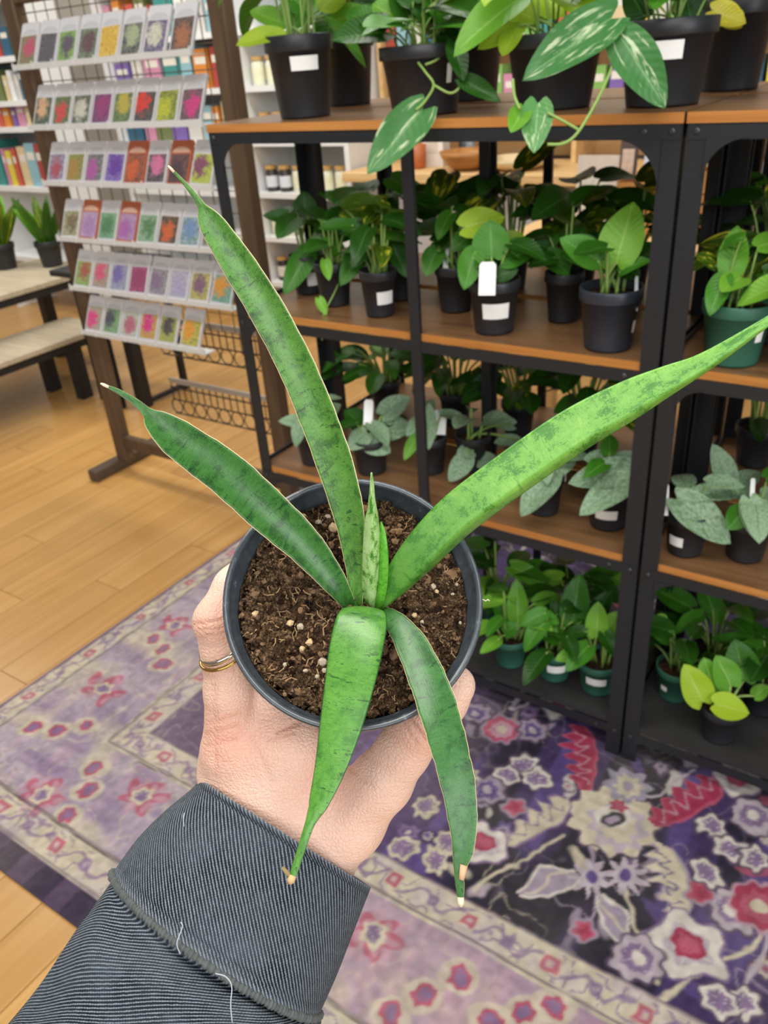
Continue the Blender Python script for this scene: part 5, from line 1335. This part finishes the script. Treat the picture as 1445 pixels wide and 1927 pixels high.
# --- denim sleeve: rings of a tube, from cuff edge down the arm
def denim(name, ang, sc_, light=1.0):
    t = NT('denim_'+name); uv = t.coord('UV')
    nz = t.noise(1.0, t.mapping(uv, (240, 240, 1)), 3, 0.7); big = t.noise(1.0, t.mapping(uv, (26, 26, 1)), 4, 0.6)
    w1 = t.n('ShaderNodeTexWave', wave_type='BANDS', bands_direction='X', wave_profile='SIN')
    w1.inputs['Scale'].default_value = sc_; w1.inputs['Distortion'].default_value = 1.1; w1.inputs['Detail'].default_value = 2; w1.inputs['Detail Scale'].default_value = 2.5
    t.l(t.mapping(uv, (1, 1, 1), (0, 0, 0), (0, 0, ang)), w1.inputs['Vector'])
    w2 = t.n('ShaderNodeTexWave', wave_type='BANDS', bands_direction='Y'); w2.inputs['Scale'].default_value = sc_*1.3; w2.inputs['Distortion'].default_value = 1.5
    t.l(t.mapping(uv, (1, 1, 1), (0, 0, 0), (0, 0, ang)), w2.inputs['Vector'])
    h = t.math('ADD', t.math('MULTIPLY', w1.outputs[0], 0.85), t.math('MULTIPLY', t.math('MULTIPLY', w1.outputs[0], w2.outputs[0]), 0.3))
    f = t.math('ADD', t.math('MULTIPLY', h, 0.75), t.math('MULTIPLY', nz, 0.5))
    c1 = t.ramp(f, [(0.32, lin('#111419')), (0.64, lin('#2b3138')), (1.0, lin('#848e98'))])
    c2 = t.mix(t.ramp(big, [(0.35, (0,)*3), (0.7, (0.45,)*3)]), c1, lin('#5d666e'))
    sep = t.n('ShaderNodeVertexColor'); sep.layer_name = 'wear'
    c3 = t.mix(t.math('MULTIPLY', sep.outputs[0], t.math('ADD', t.math('MULTIPLY', h, 0.6), 0.3)), c2, lin('#8d959c'))
    t.colr(c3); t.bump(t.math('ADD', h, t.math('MULTIPLY', nz, 0.4)), 0.55, 0.0008); return t.set(0.9, 0, 0.15)
M_DEN = denim('cuff', 0.84, 205); M_DEN2 = denim('arm', -1.0, 190)
def loft(rings, name, mat, parent, NT_=120, thick=0.0016, fold=None, wear_ends=(0.0, 0.0), cap=False, NR=None):
    """rings: (cx, cy, depth, major half vector px (mx,my), front bulge m, back bulge m, shift along arm px (sx,sy) at the front)"""
    R_ = np.array([[r[0], r[1], r[2], r[3][0], r[3][1], r[4], r[5], r[6][0], r[6][1]] for r in rings], float)
    NR = NR or len(rings)*8; R_ = catmull(R_, NR)
    vs = []; uvs = []; wear = []; arc = 0.0; prev = None
    grid = np.zeros((NR, NT_+1, 3))
    for i, (cx_, cy_, d, mx, my, fb_, bb_, sx, sy) in enumerate(R_):
        for k in range(NT_+1):
            a = 2*math.pi*k/NT_; ca, sa = math.cos(a), math.sin(a)
            cs = math.copysign(abs(ca)**0.85, ca)
            px = cx_+mx*cs+sx*max(0, sa)-sx*0.6*max(0, -sa); py = cy_+my*cs+sy*max(0, sa)-sy*0.6*max(0, -sa)
            dd = d-(fb_*sa if sa > 0 else bb_*sa)
            p = at(px, py, dd)
            if fold is not None: p = p+fold(i/(NR-1), a, p)
            grid[i, k] = p
    # circumference and length coordinates in metres
    ul_ = np.zeros((NR, NT_+1)); vl = np.zeros((NR, NT_+1))
    ul_[:, 1:] = np.cumsum(np.linalg.norm(np.diff(grid, axis=1), axis=2), axis=1)
    vl[1:] = np.cumsum(np.linalg.norm(np.diff(grid, axis=0), axis=2), axis=0)
    vv = vl.mean(1, keepdims=True)*np.ones_like(vl)
    # inner skin
    du = np.gradient(grid, axis=1); dv = np.gradient(grid, axis=0); N = np.cross(du, dv); N /= np.maximum(np.linalg.norm(N, axis=2, keepdims=True), 1e-9)
    cen = grid.mean(1, keepdims=True); sg = np.sign(np.sum(N*(grid-cen), axis=2).mean()); N *= sg
    inner = grid-N*thick
    allv = np.concatenate([grid.reshape(-1, 3), inner.reshape(-1, 3)])-W0
    M_ = NT_+1; fs = []
    for i in range(NR-1):
        for k in range(NT_):
            q = (i*M_+k, i*M_+k+1, (i+1)*M_+k+1, (i+1)*M_+k)
            o = NR*M_; q2 = tuple(o+x for x in q[::-1])
            if sg < 0: q, q2 = q[::-1], q2[::-1]
            fs.append(q); fs.append(q2)
    o = NR*M_
    for k in range(NT_):
        fs.append((k, o+k, o+k+1, k+1)); e = (NR-1)*M_; fs.append((e+k, e+k+1, o+e+k+1, o+e+k))
    me = bpy.data.meshes.new(name); me.from_pydata(allv.tolist(), [], fs); me.update()
    me.polygons.foreach_set('use_smooth', [True]*len(me.polygons))
    uvf = np.stack([ul_.ravel(), vv.ravel()], 1); uvf = np.concatenate([uvf, uvf])
    L = me.uv_layers.new(); li = np.zeros(len(me.loops), int); me.loops.foreach_get('vertex_index', li)
    L.data.foreach_set('uv', uvf[li].ravel())
    i_ = np.arange(NR)/(NR-1)
    we = np.maximum(wear_ends[0]*np.exp(-(i_/0.025)**2), wear_ends[1]*np.exp(-((1-i_)/0.04)**2))
    we = np.repeat(we[:, None], M_, 1).ravel(); we = np.concatenate([we, we])
    a = me.color_attributes.new('wear', 'FLOAT_COLOR', 'POINT'); a.data.foreach_set('color', np.stack([we]*3+[np.ones_like(we)], 1).ravel())
    return link(name, me, parent, mat), grid
def sleeve_fold(s, a, p):
    n = unit(CAM-p)
    amp = 0.0050*(0.25+0.75*math.sin(min(1, s*3)*1.57))
    w_ = math.sin(3*a+s*5)*0.5+math.sin(7*a-s*9+1.0)*0.35+math.sin(2.2*a+s*16)*0.5
    puck = 0.0009*math.sin(a*74)*math.exp(-(s/0.08)**2)-0.0022*math.exp(-((s-0.10)/0.05)**2)
    return n*(amp*w_+puck)*(1 if 0 < a < math.pi else 0.4)
def cuff_fold(s, a, p):
    n = unit(CAM-p)
    edge = 0.0010*math.exp(-((s-0.045)/0.03)**2)-0.0016*math.exp(-((s-0.095)/0.014)**2)
    edge += 0.0012*math.exp(-((s-0.965)/0.02)**2)-0.0016*math.exp(-((s-0.925)/0.014)**2)
    return n*(edge+0.0012*math.sin(2*a+3*s)+0.0008*math.sin(5*a-4*s))
_LR = [((214,1652),(606,1908),.036,.034,(-8,34)), ((192,1684),(600,1940),.038,.036,(-10,40)), ((144,1749),(566,2005),.042,.038,(-14,44)), ((75,1853),(520,2095),.045,.040,(-18,46)), ((0,1945),(480,2190),.047,.042,(-20,46)), ((-90,2050),(420,2300),.049,.044,(-20,46))]
slv, _ = loft([((a[0]+b[0])/2, (a[1]+b[1])/2, .405-0.002*k, ((a[0]-b[0])/2, (a[1]-b[1])/2), f1_, b1_, s1_) for k, (a, b, f1_, b1_, s1_) in enumerate(_LR)],
    'jacket_sleeve', M_DEN2, person, 200, 0.0018, sleeve_fold, (0.5, 0), NR=90)
tag(slv, 'washed black denim sleeve')
cf, cg = loft([(538,1568,.410,(-160,-102),.037,.032,(0,2)), (520,1596,.409,(-165,-107),.038,.032,(-2,8)), (485,1645,.408,(-177,-117),.039,.033,(-4,18)), (447,1705,.407,(-188,-127),.039,.034,(-7,30)), (405,1778,.406,(-195,-133),.041,.035,(-10,46))],
    'cuff', M_DEN, person, 200, 0.0024, cuff_fold, (0.9, 0.9), NR=90)
tag(cf, 'folded denim cuff with stitched edges')
# puckered seam under the cuff and loose threads
pts = catmull([cg[-2, k]+unit(CAM-cg[-2, k])*0.0002 for k in range(0, 101, 4)], 460)
sv = []
def seam():
    b = MB(); P = [p-W0 for p in pts]; N = len(P)
    rad = [0.0019+0.00045*math.sin(i*1.15)+0.0003*math.sin(i*0.31) for i in range(N)]
    return b.tube(P, rad, 8).build('cuff_seam', plain('#565a58', 0.9, 0, 0.45, 300), cf, None, True)
seam()
M_THR = plain('#aeb6bd', 0.9)
for th in (((339,1795,.362),(333,1775,.361),(343,1745,.361),(340,1735,.361)), ((405,1832,.360),(425,1838,.359),(436,1856,.358),(434,1890,.357),(437,1925,.357)), ((346,1555,.378),(345,1540,.377),(347,1530,.377))):
    P = catmull([at(*q)-W0 for q in th], 16)
    MB().tube(P, 0.0003, 5).build('loose_thread', M_THR, cf, None, True)
